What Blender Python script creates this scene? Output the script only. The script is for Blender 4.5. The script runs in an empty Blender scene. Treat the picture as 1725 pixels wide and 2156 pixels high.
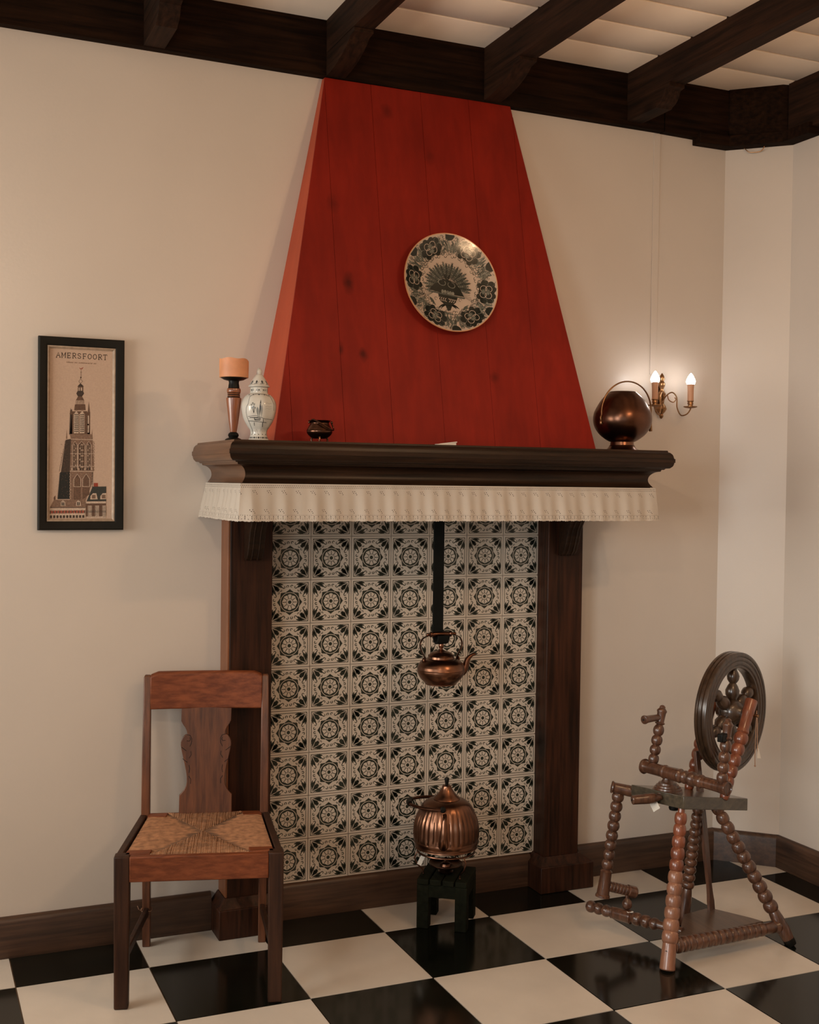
import bpy, math, random
from mathutils import Vector, Matrix
from mathutils.geometry import tessellate_polygon
random.seed(7)
pi = math.pi
S = bpy.context.scene
COL = S.collection

# ------------------------------------------------------------------ camera
cam_d = bpy.data.cameras.new('camera'); cam = bpy.data.objects.new('camera', cam_d); COL.objects.link(cam)
yaw, pitch, roll = .4066, -.0257, .0128
fwd = Vector((math.sin(yaw)*math.cos(pitch), math.cos(yaw)*math.cos(pitch), math.sin(pitch)))
rgt = Vector((math.cos(yaw), -math.sin(yaw), 0)); upv = rgt.cross(fwd)
r2 = rgt*math.cos(roll)+upv*math.sin(roll); u2 = upv*math.cos(roll)-rgt*math.sin(roll)
R = Matrix((r2, u2, -fwd)).transposed().to_4x4()
cam.matrix_world = Matrix.Translation((-.8564, -3.895, 1.5179)) @ R
cam_d.sensor_fit = 'HORIZONTAL'; cam_d.sensor_width = 36; cam_d.lens = 2486.37/1725*36
cam_d.clip_start = .05; cam_d.clip_end = 50
S.camera = cam
# ------------------------------------------------------------------ world, lights, exposure
w = bpy.data.worlds.new('world'); S.world = w; w.use_nodes = True
w.node_tree.nodes['Background'].inputs[0].default_value = (.75, .68, .6, 1)
w.node_tree.nodes['Background'].inputs[1].default_value = .15
def area(name, loc, target, sx, sy, power, col, spread=180):
    d = bpy.data.lights.new(name, 'AREA'); d.shape = 'RECTANGLE'; d.size = sx; d.size_y = sy
    d.energy = power; d.color = col; d.spread = math.radians(spread)
    o = bpy.data.objects.new(name, d); COL.objects.link(o); o.location = loc
    o.rotation_euler = (Vector(target)-Vector(loc)).to_track_quat('-Z', 'Y').to_euler()
    return o
def point(name, loc, power, col, r=.04):
    d = bpy.data.lights.new(name, 'POINT'); d.energy = power; d.color = col; d.shadow_soft_size = r
    o = bpy.data.objects.new(name, d); COL.objects.link(o); o.location = loc
    return o
area('window_daylight', (-2.50, -.88, 1.55), (0, -.88, 1.55), 1.3, .8, 56, (1, .95, .86))
area('left_fill_light', (-2.50, -3.30, 1.55), (2.35, -.4, .75), 1.1, 1.2, 10, (.95, 1, .99), 55)  # added lamp brightening the lower right; no such window is known
area('rear_window_daylight', (-1.2, -5.5, 1.5), (.2, 0, 1.2), 1.7, 1.4, 10, (.75, .92, 1))
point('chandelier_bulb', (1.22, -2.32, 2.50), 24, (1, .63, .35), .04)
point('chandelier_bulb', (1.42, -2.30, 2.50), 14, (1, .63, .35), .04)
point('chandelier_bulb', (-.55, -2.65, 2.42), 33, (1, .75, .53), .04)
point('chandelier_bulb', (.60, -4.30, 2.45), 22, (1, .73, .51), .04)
vs = S.view_settings
vs.view_transform = 'Standard'; vs.look = 'None'; vs.gamma = 1; vs.exposure = -.25; vs.use_curve_mapping = False
S.cycles.max_bounces = 8

# ------------------------------------------------------------------ materials
def nn(nt, t, **k):
    n = nt.nodes.new(t)
    for a, b in k.items(): setattr(n, a, b)
    return n
def mat(name, col, rough=.5, metal=0, spec=.5, coat=0, var=.0, vscale=8, bump=0, bscale=60, emit=None, sss=0):
    m = bpy.data.materials.new(name); m.use_nodes = True; nt = m.node_tree
    b = nt.nodes['Principled BSDF']
    b.inputs['Roughness'].default_value = rough; b.inputs['Metallic'].default_value = metal
    b.inputs['Specular IOR Level'].default_value = spec; b.inputs['Coat Weight'].default_value = coat
    b.inputs['Coat Roughness'].default_value = .15
    tc = nn(nt, 'ShaderNodeTexCoord')
    n = nn(nt, 'ShaderNodeTexNoise'); n.inputs['Scale'].default_value = vscale; n.inputs['Detail'].default_value = 4
    nt.links.new(tc.outputs['Object'], n.inputs['Vector'])
    mx = nn(nt, 'ShaderNodeMix', data_type='RGBA')
    c = Vector(col)
    mx.inputs[6].default_value = (*(c*(1-var)), 1); mx.inputs[7].default_value = (*[min(1, q) for q in c*(1+var)], 1)
    rp = nn(nt, 'ShaderNodeMapRange'); rp.inputs[1].default_value = .3; rp.inputs[2].default_value = .7
    nt.links.new(n.outputs['Fac'], rp.inputs[0]); nt.links.new(rp.outputs[0], mx.inputs[0])
    nt.links.new(mx.outputs[2], b.inputs['Base Color'])
    if bump:
        n2 = nn(nt, 'ShaderNodeTexNoise'); n2.inputs['Scale'].default_value = bscale; n2.inputs['Detail'].default_value = 5
        nt.links.new(tc.outputs['Object'], n2.inputs['Vector'])
        bp = nn(nt, 'ShaderNodeBump'); bp.inputs['Strength'].default_value = bump; bp.inputs['Distance'].default_value = .002
        nt.links.new(n2.outputs['Fac'], bp.inputs['Height']); nt.links.new(bp.outputs[0], b.inputs['Normal'])
    if emit:
        b.inputs['Emission Color'].default_value = (*emit[0], 1); b.inputs['Emission Strength'].default_value = emit[1]
    if sss:
        b.inputs['Subsurface Weight'].default_value = sss; b.inputs['Subsurface Radius'].default_value = (.02, .008, .004)
        b.inputs['Subsurface Scale'].default_value = 1
    return m
def wood(name, dark, light, axis='x', rough=.45, spec=.5, fine=70, coat=0, knots=0, bump=.25, mott=.35, dist=.25):
    m = bpy.data.materials.new(name); m.use_nodes = True; nt = m.node_tree; b = nt.nodes['Principled BSDF']
    b.inputs['Roughness'].default_value = rough; b.inputs['Specular IOR Level'].default_value = spec
    b.inputs['Coat Weight'].default_value = coat; b.inputs['Coat Roughness'].default_value = .2
    tc = nn(nt, 'ShaderNodeTexCoord'); mp = nn(nt, 'ShaderNodeMapping')
    sc = {'x': (.05, 1, 1), 'y': (1, .05, 1), 'z': (1, 1, .05)}[axis]
    mp.inputs['Scale'].default_value = [q*fine for q in sc]
    nt.links.new(tc.outputs['Object'], mp.inputs['Vector'])
    # wavy grain: distort by low frequency noise
    n0 = nn(nt, 'ShaderNodeTexNoise'); n0.inputs['Scale'].default_value = 1; n0.inputs['Detail'].default_value = 6
    n0.inputs['Roughness'].default_value = .6; n0.inputs['Distortion'].default_value = dist
    nt.links.new(mp.outputs[0], n0.inputs['Vector'])
    n1 = nn(nt, 'ShaderNodeTexNoise'); n1.inputs['Scale'].default_value = 4; n1.inputs['Detail'].default_value = 3
    nt.links.new(tc.outputs['Object'], n1.inputs['Vector'])
    mx = nn(nt, 'ShaderNodeMix', data_type='RGBA')
    mx.inputs[6].default_value = (*dark, 1); mx.inputs[7].default_value = (*light, 1)
    rp = nn(nt, 'ShaderNodeMapRange'); rp.inputs[1].default_value = .35; rp.inputs[2].default_value = .68
    nt.links.new(n0.outputs['Fac'], rp.inputs[0]); nt.links.new(rp.outputs[0], mx.inputs[0])
    m2 = nn(nt, 'ShaderNodeMix', data_type='RGBA', blend_type='MULTIPLY')
    rp2 = nn(nt, 'ShaderNodeMapRange'); rp2.inputs[1].default_value = .3; rp2.inputs[2].default_value = .7
    rp2.inputs[3].default_value = 1-mott; rp2.inputs[4].default_value = 1
    nt.links.new(n1.outputs['Fac'], rp2.inputs[0])
    m2.inputs[0].default_value = 1
    nt.links.new(mx.outputs[2], m2.inputs[6]); nt.links.new(rp2.outputs[0], m2.inputs[7])
    out = m2.outputs[2]
    if knots:
        v = nn(nt, 'ShaderNodeTexVoronoi'); v.inputs['Scale'].default_value = knots
        mp2 = nn(nt, 'ShaderNodeMapping'); mp2.inputs['Scale'].default_value = {'x': (.5, 1, 1), 'y': (1, .5, 1), 'z': (1, 1, .5)}[axis]
        nt.links.new(tc.outputs['Object'], mp2.inputs['Vector']); nt.links.new(mp2.outputs[0], v.inputs['Vector'])
        rk = nn(nt, 'ShaderNodeMapRange'); rk.inputs[1].default_value = .05; rk.inputs[2].default_value = .13
        rk.inputs[3].default_value = .25; rk.inputs[4].default_value = 1
        nt.links.new(v.outputs['Distance'], rk.inputs[0])
        m3 = nn(nt, 'ShaderNodeMix', data_type='RGBA', blend_type='MULTIPLY'); m3.inputs[0].default_value = 1
        nt.links.new(out, m3.inputs[6]); nt.links.new(rk.outputs[0], m3.inputs[7]); out = m3.outputs[2]
    nt.links.new(out, b.inputs['Base Color'])
    if bump:
        bp = nn(nt, 'ShaderNodeBump'); bp.inputs['Strength'].default_value = bump; bp.inputs['Distance'].default_value = .002
        nt.links.new(n0.outputs['Fac'], bp.inputs['Height']); nt.links.new(bp.outputs[0], b.inputs['Normal'])
    return m
M = {}
M['wall'] = mat('wall_plaster', (.60, .53, .465), .34, spec=.42, var=.03, vscale=2, bump=.12, bscale=90)
M['orange'] = wood('orange_red_side_lit', (.41, .063, .023), (.46, .072, .027), 'z', .5, spec=.25, fine=24, bump=.08, mott=.1)  # hood red made lighter and more orange, left light put into the colour
M['lit_end'] = wood('side_lit_end_wood', (.095, .038, .015), (.17, .072, .030), 'y', .36, spec=.45)  # mantel wood lightened at the ends to carry the side light
M['lit_edge'] = wood('side_lit_edge_wood', (.19, .066, .026), (.28, .105, .045), 'z', .4, spec=.4)  # lighter copy of the post wood, side light painted into it
M['ceil'] = mat('ceiling_paint', (.86, .74, .62), .5, var=.03, vscale=5, bump=.1)
M['beamx'] = wood('beam_wood_long', (.007, .0034, .0016), (.024, .010, .0045), 'x', .8, spec=.06, knots=3)
M['beamy'] = wood('joist_wood', (.012, .0055, .0027), (.040, .016, .0075), 'y', .7, spec=.12, knots=4)
M['box'] = wood('corner_wood', (.007, .0034, .0016), (.024, .010, .0045), 'x', .8, spec=.06)
M['base'] = wood('baseboard_wood', (.040, .018, .009), (.100, .047, .024), 'x', .42, knots=4)
M['basey'] = wood('baseboard_wood_side', (.040, .018, .009), (.100, .047, .024), 'y', .42, knots=4)
M['postz'] = wood('post_wood', (.017, .006, .0024), (.062, .0195, .008), 'z', .45, spec=.22, knots=3)
M['mantel'] = wood('mantel_wood', (.011, .005, .0022), (.034, .014, .006), 'x', .38, spec=.25)
M['red'] = wood('red_paint', (.215, .012, .0055), (.27, .016, .007), 'z', .55, spec=.15, fine=24, bump=.12, mott=.22)
def painted_knots(m, knots):
    # a few dark knots showing through the red paint, each an ellipse at a fixed place on the boards
    nt = m.node_tree; b = nt.nodes['Principled BSDF']; src = b.inputs['Base Color'].links[0].from_socket
    tc = nn(nt, 'ShaderNodeTexCoord')
    ns = nn(nt, 'ShaderNodeTexNoise'); ns.inputs['Scale'].default_value = 35; nt.links.new(tc.outputs['Object'], ns.inputs['Vector'])
    for x, z, rx, rz, d in knots:
        mp = nn(nt, 'ShaderNodeMapping'); mp.inputs['Scale'].default_value = (1/rx, 0, 1/rz); mp.inputs['Location'].default_value = (-x/rx, 0, -z/rz)
        nt.links.new(tc.outputs['Object'], mp.inputs['Vector'])
        ln = nn(nt, 'ShaderNodeVectorMath', operation='LENGTH'); nt.links.new(mp.outputs[0], ln.inputs[0])
        ad = nn(nt, 'ShaderNodeMath', operation='ADD'); nt.links.new(ln.outputs['Value'], ad.inputs[0]); nt.links.new(ns.outputs['Fac'], ad.inputs[1])
        mr = nn(nt, 'ShaderNodeMapRange'); mr.inputs[1].default_value = .7; mr.inputs[2].default_value = 1.7; mr.inputs[3].default_value = d; mr.inputs[4].default_value = 1
        nt.links.new(ad.outputs[0], mr.inputs[0])
        mx = nn(nt, 'ShaderNodeMix', data_type='RGBA', blend_type='MULTIPLY'); mx.inputs[0].default_value = 1
        nt.links.new(src, mx.inputs[6]); nt.links.new(mr.outputs[0], mx.inputs[7]); src = mx.outputs[2]
    nt.links.new(src, b.inputs['Base Color'])
painted_knots(M['red'], [(0.515, 2.179, 0.02, 0.038, 0.35), (0.55, 1.937, 0.016, 0.022, 0.35), (1.038, 1.883, 0.017, 0.018, 0.6), (0.695, 2.805, 0.022, 0.03, 0.6), (0.473, 1.951, 0.008, 0.022, 0.5), (0.847, 2.66, 0.018, 0.03, 0.75), (0.472, 2.446, 0.022, 0.035, 0.7)])
M['iron'] = mat('black_iron', (.004, .0045, .0035), .8, spec=.15, var=.3, bump=.2)
M['white_tile'] = mat('white_floor_tile', (.62, .55, .47), .22, var=.05, vscale=6)
M['black_tile'] = mat('black_floor_tile', (.005, .0055, .0035), .13, spec=.42, var=.2)
M['grout'] = mat('floor_grout', (.17, .11, .07), .8, var=.2, vscale=30)
M['glaze'] = mat('tile_glaze', (.56, .48, .395), .22, var=.04, vscale=9)
M['wgrout'] = mat('tile_grout', (.42, .33, .26), .7, var=.1, vscale=30)
M['ink'] = mat('tile_ink', (.022, .026, .018), .25, var=.25, vscale=90)
M['copper'] = mat('aged_copper', (.20, .096, .058), .28, 1, var=.32, vscale=9, bump=.08, bscale=40)
M['copperd'] = mat('dark_copper', (.125, .058, .036), .28, 1, var=.35, vscale=12, bump=.06, bscale=40)
M['brass'] = mat('dull_brass', (.30, .16, .075), .35, 1, var=.3, vscale=30)
M['black'] = mat('black_gloss', (.005, .0045, .0035), .4, spec=.15)
M['hole'] = mat('dark_hollow', (.006, .004, .003), .9)
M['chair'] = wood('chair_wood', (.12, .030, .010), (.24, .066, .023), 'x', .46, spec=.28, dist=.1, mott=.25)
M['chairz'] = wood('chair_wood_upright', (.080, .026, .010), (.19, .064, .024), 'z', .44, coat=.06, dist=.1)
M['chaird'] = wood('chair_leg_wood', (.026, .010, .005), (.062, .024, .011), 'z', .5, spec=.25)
M['rush'] = mat('rush', (.30, .15, .075), .75, var=.35, vscale=60)
M['rushs'] = mat('rush_side', (.28, .13, .06), .75, var=.35, vscale=50)
M['rushd'] = mat('rush_seat_base', (.15, .075, .037), .9, var=.3)  # seat base under the cords, a darker rush brown
M['turn'] = wood('turned_wood', (.055, .021, .011), (.16, .066, .034), 'z', .3, coat=.35, fine=90)
M['turnr'] = wood('turned_wood_red', (.15, .040, .018), (.28, .082, .036), 'z', .28, coat=.4, fine=60)
M['turnp'] = wood('turned_wood_pale', (.24, .10, .055), (.36, .16, .09), 'z', .32, coat=.35, fine=60)
M['bed'] = wood('bench_wood', (.045, .034, .020), (.105, .080, .050), 'x', .28, coat=.4)
M['wheel'] = wood('wheel_wood', (.030, .016, .009), (.085, .045, .024), 'z', .28, coat=.35)
M['tread'] = wood('treadle_wood', (.075, .042, .024), (.13, .072, .042), 'y', .35, coat=.2)
M['stool'] = wood('green_black_stool', (.006, .0065, .003), (.013, .014, .007), 'y', .7, spec=.08)
M['wax'] = mat('peach_wax', (.62, .27, .13), .5, var=.12, vscale=25, sss=.25)
M['cstick'] = wood('candlestick_wood', (.20, .06, .022), (.34, .11, .04), 'z', .28, coat=.4)
M['porc'] = mat('delft_porcelain', (.55, .52, .46), .15, var=.03)
M['pink'] = mat('vase_ink', (.035, .037, .04), .25)
M['pinkg'] = mat('vase_ink_grey', (.22, .22, .20), .25)
M['plate'] = mat('plate_glaze', (.47, .36, .28), .16, var=.04)
M['plateg'] = mat('plate_grey_wash', (.155, .15, .12), .18, var=.55, vscale=110)
M['pl_d'] = mat('plate_dark_ink', (.010, .013, .010), .18, var=.3, vscale=60)
M['pl_m'] = mat('plate_mid_ink', (.07, .075, .06), .18, var=.3, vscale=60)
M['plrim'] = mat('plate_rim', (.55, .24, .10), .3)
M['cloth'] = None
M['paper'] = mat('white_paper', (.72, .66, .58), .7)
M['frame'] = mat('black_frame', (.008, .0065, .004), .6, spec=.2, var=.3, bump=.1)
M['slip'] = mat('frame_slip', (.36, .26, .18), .4, var=.2, vscale=60)
M['slipl'] = mat('frame_slip_light', (.60, .47, .36), .4, var=.1)
M['linen'] = mat('linen', (.50, .36, .27), .85, var=.05, vscale=200, bump=.3, bscale=700)
for k, c in dict(s_dark=(.05, .032, .022), s_brown=(.115, .062, .038), s_mid=(.20, .12, .08), s_light=(.50, .38, .29),
                 s_black=(.016, .015, .012), s_red=(.28, .045, .022), s_roof=(.035, .036, .03)).items():
    M[k] = mat('thread_'+k[2:], c, .85, var=.25, vscale=300)
M['cord'] = mat('cord', (.42, .24, .15), .8, var=.2)
M['tube'] = mat('candle_sleeve', (.55, .29, .17), .6)
M['bulb'] = mat('lit_bulb', (1, .95, .9), .4, emit=((1, .96, .92), 30))

def lace_mat():
    m = bpy.data.materials.new('eyelet_lace'); m.use_nodes = True; nt = m.node_tree; b = nt.nodes['Principled BSDF']
    b.inputs['Base Color'].default_value = (.47, .41, .345, 1); b.inputs['Roughness'].default_value = .85
    uv = nn(nt, 'ShaderNodeUVMap'); sp = nn(nt, 'ShaderNodeSeparateXYZ'); nt.links.new(uv.outputs[0], sp.inputs[0])
    def ma(op, a, bb=None):
        n = nn(nt, 'ShaderNodeMath', operation=op)
        for i, q in enumerate((a, bb)):
            if q is None: continue
            if isinstance(q, (int, float)): n.inputs[i].default_value = q
            else: nt.links.new(q, n.inputs[i])
        return n.outputs[0]
    U, V = sp.outputs[0], sp.outputs[1]
    tot = None
    rows = [(.006, .006, .0012, 0), (.006, .0115, .0011, .003)]
    for p, v0 in ((.046, .026), (.046, .083)):
        for du, dv in ((0, -.0042), (.0036, .0012), (-.0036, .0012), (.0068, -.0035), (-.0062, .0058)):
            rows.append((p, v0+dv, .0012, du+(.011 if v0 > .05 else 0)))
    rows += [(.0052, .0955, .0008, 0), (.014, .0990, .0012, 0), (.014, .1028, .0011, 0), (.007, .1058, .0009, .0035)]
    for p, v0, r, off in rows:
        r *= 1.0
        fr = ma('SUBTRACT', ma('FRACT', ma('DIVIDE', ma('ADD', U, off+10*p), p)), .5)
        du = ma('MULTIPLY', fr, p); dv = ma('SUBTRACT', V, v0)
        d2 = ma('ADD', ma('MULTIPLY', du, du), ma('MULTIPLY', dv, dv))
        h = ma('LESS_THAN', d2, r*r)
        tot = h if tot is None else ma('MAXIMUM', tot, h)
    nt.links.new(ma('SUBTRACT', 1, tot), b.inputs['Alpha'])
    return m
M['cloth'] = lace_mat()

# ------------------------------------------------------------------ mesh builder
class MB:
    def __init__(s): s.v = []; s.f = []; s.m = []; s.uv = None
    def add(s, vs, fs, mi=0):
        o = len(s.v); s.v += [tuple(q) for q in vs]; s.f += [tuple(i+o for i in f) for f in fs]; s.m += [mi]*len(fs); return s
    def box(s, a, b, mi=0):
        (x0, y0, z0), (x1, y1, z1) = [[min(a[i], b[i]) for i in range(3)], [max(a[i], b[i]) for i in range(3)]]
        return s.add([(x0,y0,z0),(x1,y0,z0),(x1,y1,z0),(x0,y1,z0),(x0,y0,z1),(x1,y0,z1),(x1,y1,z1),(x0,y1,z1)],
                     [(0,3,2,1),(4,5,6,7),(0,1,5,4),(1,2,6,5),(2,3,7,6),(3,0,4,7)], mi)
    def obox(s, c, ex, ey, ez, mi=0):   # half vectors
        c, ex, ey, ez = map(Vector, (c, ex, ey, ez)); vs = []
        for k in (-1, 1):
            for (i, j) in ((-1,-1),(1,-1),(1,1),(-1,1)): vs.append(c+ex*i+ey*j+ez*k)
        fs = [(0,3,2,1),(4,5,6,7),(0,1,5,4),(1,2,6,5),(2,3,7,6),(3,0,4,7)]
        if ex.cross(ey).dot(ez) < 0: fs = [f[::-1] for f in fs]
        return s.add(vs, fs, mi)
    def hexa(s, b4, t4, mi=0):          # bottom 4 ccw from above, top 4
        return s.add(list(b4)+list(t4), [(0,3,2,1),(4,5,6,7),(0,1,5,4),(1,2,6,5),(2,3,7,6),(3,0,4,7)], mi)
    def prism(s, poly, f0, f1, mi=0):   # poly 2d; f0,f1 maps to 3d for the two ends
        n = len(poly); vs = [f0(*p) for p in poly]+[f1(*p) for p in poly]
        fs = [tuple(range(n))[::-1], tuple(range(n, 2*n))]+[(i, (i+1) % n, n+(i+1) % n, n+i) for i in range(n)]
        return s.add(vs, fs, mi)
    def lathe(s, prof, p0, p1=None, seg=32, mi=0, mis=None, rib=None, squash=None):
        # prof: (h, r) with h absolute distance from p0 along the axis towards p1 (default +z)
        p0 = Vector(p0); ax = Vector((0,0,1)) if p1 is None else (Vector(p1)-p0).normalized()
        t = Vector((1,0,0)) if abs(ax.x) < .8 else Vector((0,1,0))
        ex = (t-ax*t.dot(ax)).normalized(); ey = ax.cross(ex); o = len(s.v)
        for h, r in prof:
            for k in range(seg):
                a = 2*pi*k/seg; rr = r*(1+rib(h, a)) if rib else r
                s.v.append(tuple(p0+ax*h+(ex*math.cos(a)+ey*math.sin(a))*max(rr, .0002)))
        for i in range(len(prof)-1):
            for k in range(seg):
                a, b = o+i*seg+k, o+i*seg+(k+1) % seg
                s.f.append((a, b, b+seg, a+seg)); s.m.append(mis[i] if mis else mi)
        s.f.append(tuple(o+k for k in range(seg))[::-1]); s.m.append(mis[0] if mis else mi)
        e = o+(len(prof)-1)*seg; s.f.append(tuple(e+k for k in range(seg))); s.m.append(mis[-1] if mis else mi)
        return s
    def tube(s, pts, r, seg=10, mi=0, flat=1, closed=False, ref=None):
        pts = [Vector(p) for p in pts]; n = len(pts); o = len(s.v)
        rs = r if isinstance(r, (list, tuple)) else [r]*n
        prev = Vector(ref) if ref else None
        for i, p in enumerate(pts):
            if closed: t = (pts[(i+1) % n]-pts[i-1]).normalized()
            else: t = (pts[min(i+1, n-1)]-pts[max(i-1, 0)]).normalized()
            if prev is None: prev = Vector((0,0,1)) if abs(t.z) < .9 else Vector((1,0,0))
            a = (prev-t*prev.dot(t)).normalized(); b = t.cross(a); prev = a
            for k in range(seg):
                q = 2*pi*k/seg; s.v.append(tuple(p+a*math.cos(q)*rs[i]*flat+b*math.sin(q)*rs[i]))
        for i in range(n if closed else n-1):
            j = (i+1) % n
            for k in range(seg):
                k2 = (k+1) % seg; s.f.append((o+i*seg+k, o+i*seg+k2, o+j*seg+k2, o+j*seg+k)); s.m.append(mi)
        if not closed:
            s.f.append(tuple(o+k for k in range(seg))[::-1]); s.f.append(tuple(o+(n-1)*seg+k for k in range(seg))); s.m += [mi, mi]
        return s
    def ball(s, c, r, mi=0, seg=16, sc=(1,1,1)):
        c = Vector(c); o = len(s.v); rings = seg//2
        for i in range(1, rings):
            t = pi*i/rings
            for k in range(seg):
                a = 2*pi*k/seg
                s.v.append((c.x+r*sc[0]*math.sin(t)*math.cos(a), c.y+r*sc[1]*math.sin(t)*math.sin(a), c.z+r*sc[2]*math.cos(t)))
        top = len(s.v); s.v.append((c.x, c.y, c.z+r*sc[2])); s.v.append((c.x, c.y, c.z-r*sc[2]))
        for i in range(rings-2):
            for k in range(seg):
                a, b = o+i*seg+k, o+i*seg+(k+1) % seg; s.f.append((a, a+seg, b+seg, b)); s.m.append(mi)
        for k in range(seg):
            s.f.append((top, o+k, o+(k+1) % seg)); s.m.append(mi)
            e = o+(rings-2)*seg; s.f.append((top+1, e+(k+1) % seg, e+k)); s.m.append(mi)
        return s
    def mesh(s, name, mats):
        me = bpy.data.meshes.new(name); me.from_pydata(s.v, [], s.f)
        for m in (mats if isinstance(mats, (list, tuple)) else [mats]): me.materials.append(M[m] if isinstance(m, str) else m)
        me.polygons.foreach_set('material_index', s.m)
        me.polygons.foreach_set('use_smooth', [True]*len(s.f))
        me.set_sharp_from_angle(angle=math.radians(38)); me.update()
        return me
    def obj(s, name, mats, parent=None, bevel=0, loc=None):
        o = bpy.data.objects.new(name, s.mesh(name, mats)); COL.objects.link(o); par(o, parent)
        if loc: o.location = loc
        if bevel:
            b = o.modifiers.new('bevel', 'BEVEL'); b.width = bevel; b.segments = 2; b.limit_method = 'ANGLE'; b.angle_limit = math.radians(35)
        return o
def wm(o):
    return wm(o.parent) @ o.matrix_parent_inverse @ o.matrix_basis if o.parent else o.matrix_basis.copy()
def par(o, p):
    if p: o.parent = p; o.matrix_parent_inverse = wm(p).inverted()
def thing(name, label, cat, loc, group=None):
    o = bpy.data.objects.new(name, None); COL.objects.link(o); o.location = loc; o.empty_display_size = .05
    return tag(o, label, cat, group)
def tag(o, label, cat, group=None):
    o['label'] = label; o['category'] = cat
    if group: o['group'] = group
    return o
def struct(o): o['kind'] = 'structure'; return o
def L(a, b, t): return Vector(a)*(1-t)+Vector(b)*t
def rot2(x, y, a): return x*math.cos(a)-y*math.sin(a), x*math.sin(a)+y*math.cos(a)
def spline(ps, n=8):
    ps = [Vector(p) for p in ps]; out = []
    for i in range(len(ps)-1):
        p0, p1, p2, p3 = ps[max(i-1, 0)], ps[i], ps[i+1], ps[min(i+2, len(ps)-1)]
        for k in range(n):
            t = k/n
            out.append(.5*((2*p1)+(p2-p0)*t+(2*p0-5*p1+4*p2-p3)*t*t+(3*p1-p0-3*p2+p3)*t**3))
    out.append(ps[-1]); return out
def sprof(ps, n=6): return [(q.x, q.y) for q in spline([(a, b, 0) for a, b in ps], n)]

# ------------------------------------------------------------------ ink: flat print as thin geometry
class Ink:
    def __init__(s): s.t = []      # list of (tri points 2d, mat, layer)
    def poly(s, pts, mi=0, lay=0):
        pts = [(p[0], p[1]) for p in pts]
        for tri in tessellate_polygon([[Vector((x, y, 0)) for x, y in pts]]): s.t.append(([pts[i] for i in tri], mi, lay))
    def disc(s, c, r, mi=0, lay=0, n=12, ry=None, a=0):
        ry = ry or r
        s.poly([(c[0]+rot2(r*math.cos(2*pi*k/n), ry*math.sin(2*pi*k/n), a)[0], c[1]+rot2(r*math.cos(2*pi*k/n), ry*math.sin(2*pi*k/n), a)[1]) for k in range(n)], mi, lay)
    def stroke(s, pts, w, mi=0, lay=0, w1=None, closed=False):
        n = len(pts); L_, R_ = [], []
        for i in range(n):
            if closed: a, b = pts[i-1], pts[(i+1) % n]
            else: a, b = pts[max(i-1, 0)], pts[min(i+1, n-1)]
            dx, dy = b[0]-a[0], b[1]-a[1]; d = math.hypot(dx, dy) or 1e-9
            ww = w if w1 is None else w+(w1-w)*i/(n-1)
            nx, ny = -dy/d*ww/2, dx/d*ww/2
            L_.append((pts[i][0]+nx, pts[i][1]+ny)); R_.append((pts[i][0]-nx, pts[i][1]-ny))
        for i in range(n if closed else n-1):
            j = (i+1) % n
            s.t.append(([R_[i], R_[j], L_[j]], mi, lay)); s.t.append(([R_[i], L_[j], L_[i]], mi, lay))
    def arc(s, c, r, a0, a1, w, mi=0, lay=0, n=10, w1=None, r1=None):
        r1 = r if r1 is None else r1
        s.stroke([(c[0]+(r+(r1-r)*k/n)*math.cos(a0+(a1-a0)*k/n), c[1]+(r+(r1-r)*k/n)*math.sin(a0+(a1-a0)*k/n)) for k in range(n+1)], w, mi, lay, w1)
    def leaf(s, a, b, w, mi=0, lay=0, bend=0, n=8):
        # teardrop from a (thin) to b (fat end), bent sideways
        ax, ay = a; bx, by = b; dx, dy = bx-ax, by-ay; d = math.hypot(dx, dy); nx, ny = -dy/d, dx/d
        Lp, Rp = [], []
        for k in range(n+1):
            t = k/n; off = bend*math.sin(pi*t)*d; ww = w*math.sin(pi*min(1, t**1.6))**.8/2+.002*w
            cx, cy = ax+dx*t+nx*off, ay+dy*t+ny*off
            Lp.append((cx+nx*ww, cy+ny*ww)); Rp.append((cx-nx*ww, cy-ny*ww))
        for i in range(n):
            s.t.append(([Rp[i], Rp[i+1], Lp[i+1]], mi, lay)); s.t.append(([Rp[i], Lp[i+1], Lp[i]], mi, lay))
    def into(s, mb, f, eps=.0003, moff=0, rev=False):
        o = len(mb.v)
        for k, (tri, mi, lay) in enumerate(s.t):
            e = eps*(1+lay)
            (x0, y0), (x1, y1), (x2, y2) = tri
            cr = (x1-x0)*(y2-y0)-(x2-x0)*(y1-y0)
            if cr < 0: tri = [tri[0], tri[2], tri[1]]
            if rev: tri = tri[::-1]
            n = len(mb.v); mb.v += [tuple(f(x, y, e)) for x, y in tri]; mb.f.append((n, n+1, n+2)); mb.m.append(mi+moff)
    def sub(s, maxlen):
        # refine long triangles so that curved mapping follows the surface
        out = []; st = list(s.t)
        while st:
            tri, mi, lay = st.pop(); e = [math.dist(tri[i], tri[(i+1) % 3]) for i in range(3)]; k = max(range(3), key=lambda q: e[q])
            if e[k] <= maxlen: out.append((tri, mi, lay)); continue
            a, b, c = tri[k], tri[(k+1) % 3], tri[(k+2) % 3]; m = ((a[0]+b[0])/2, (a[1]+b[1])/2)
            st.append(([a, m, c], mi, lay)); st.append(([m, b, c], mi, lay))
        s.t = out

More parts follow.
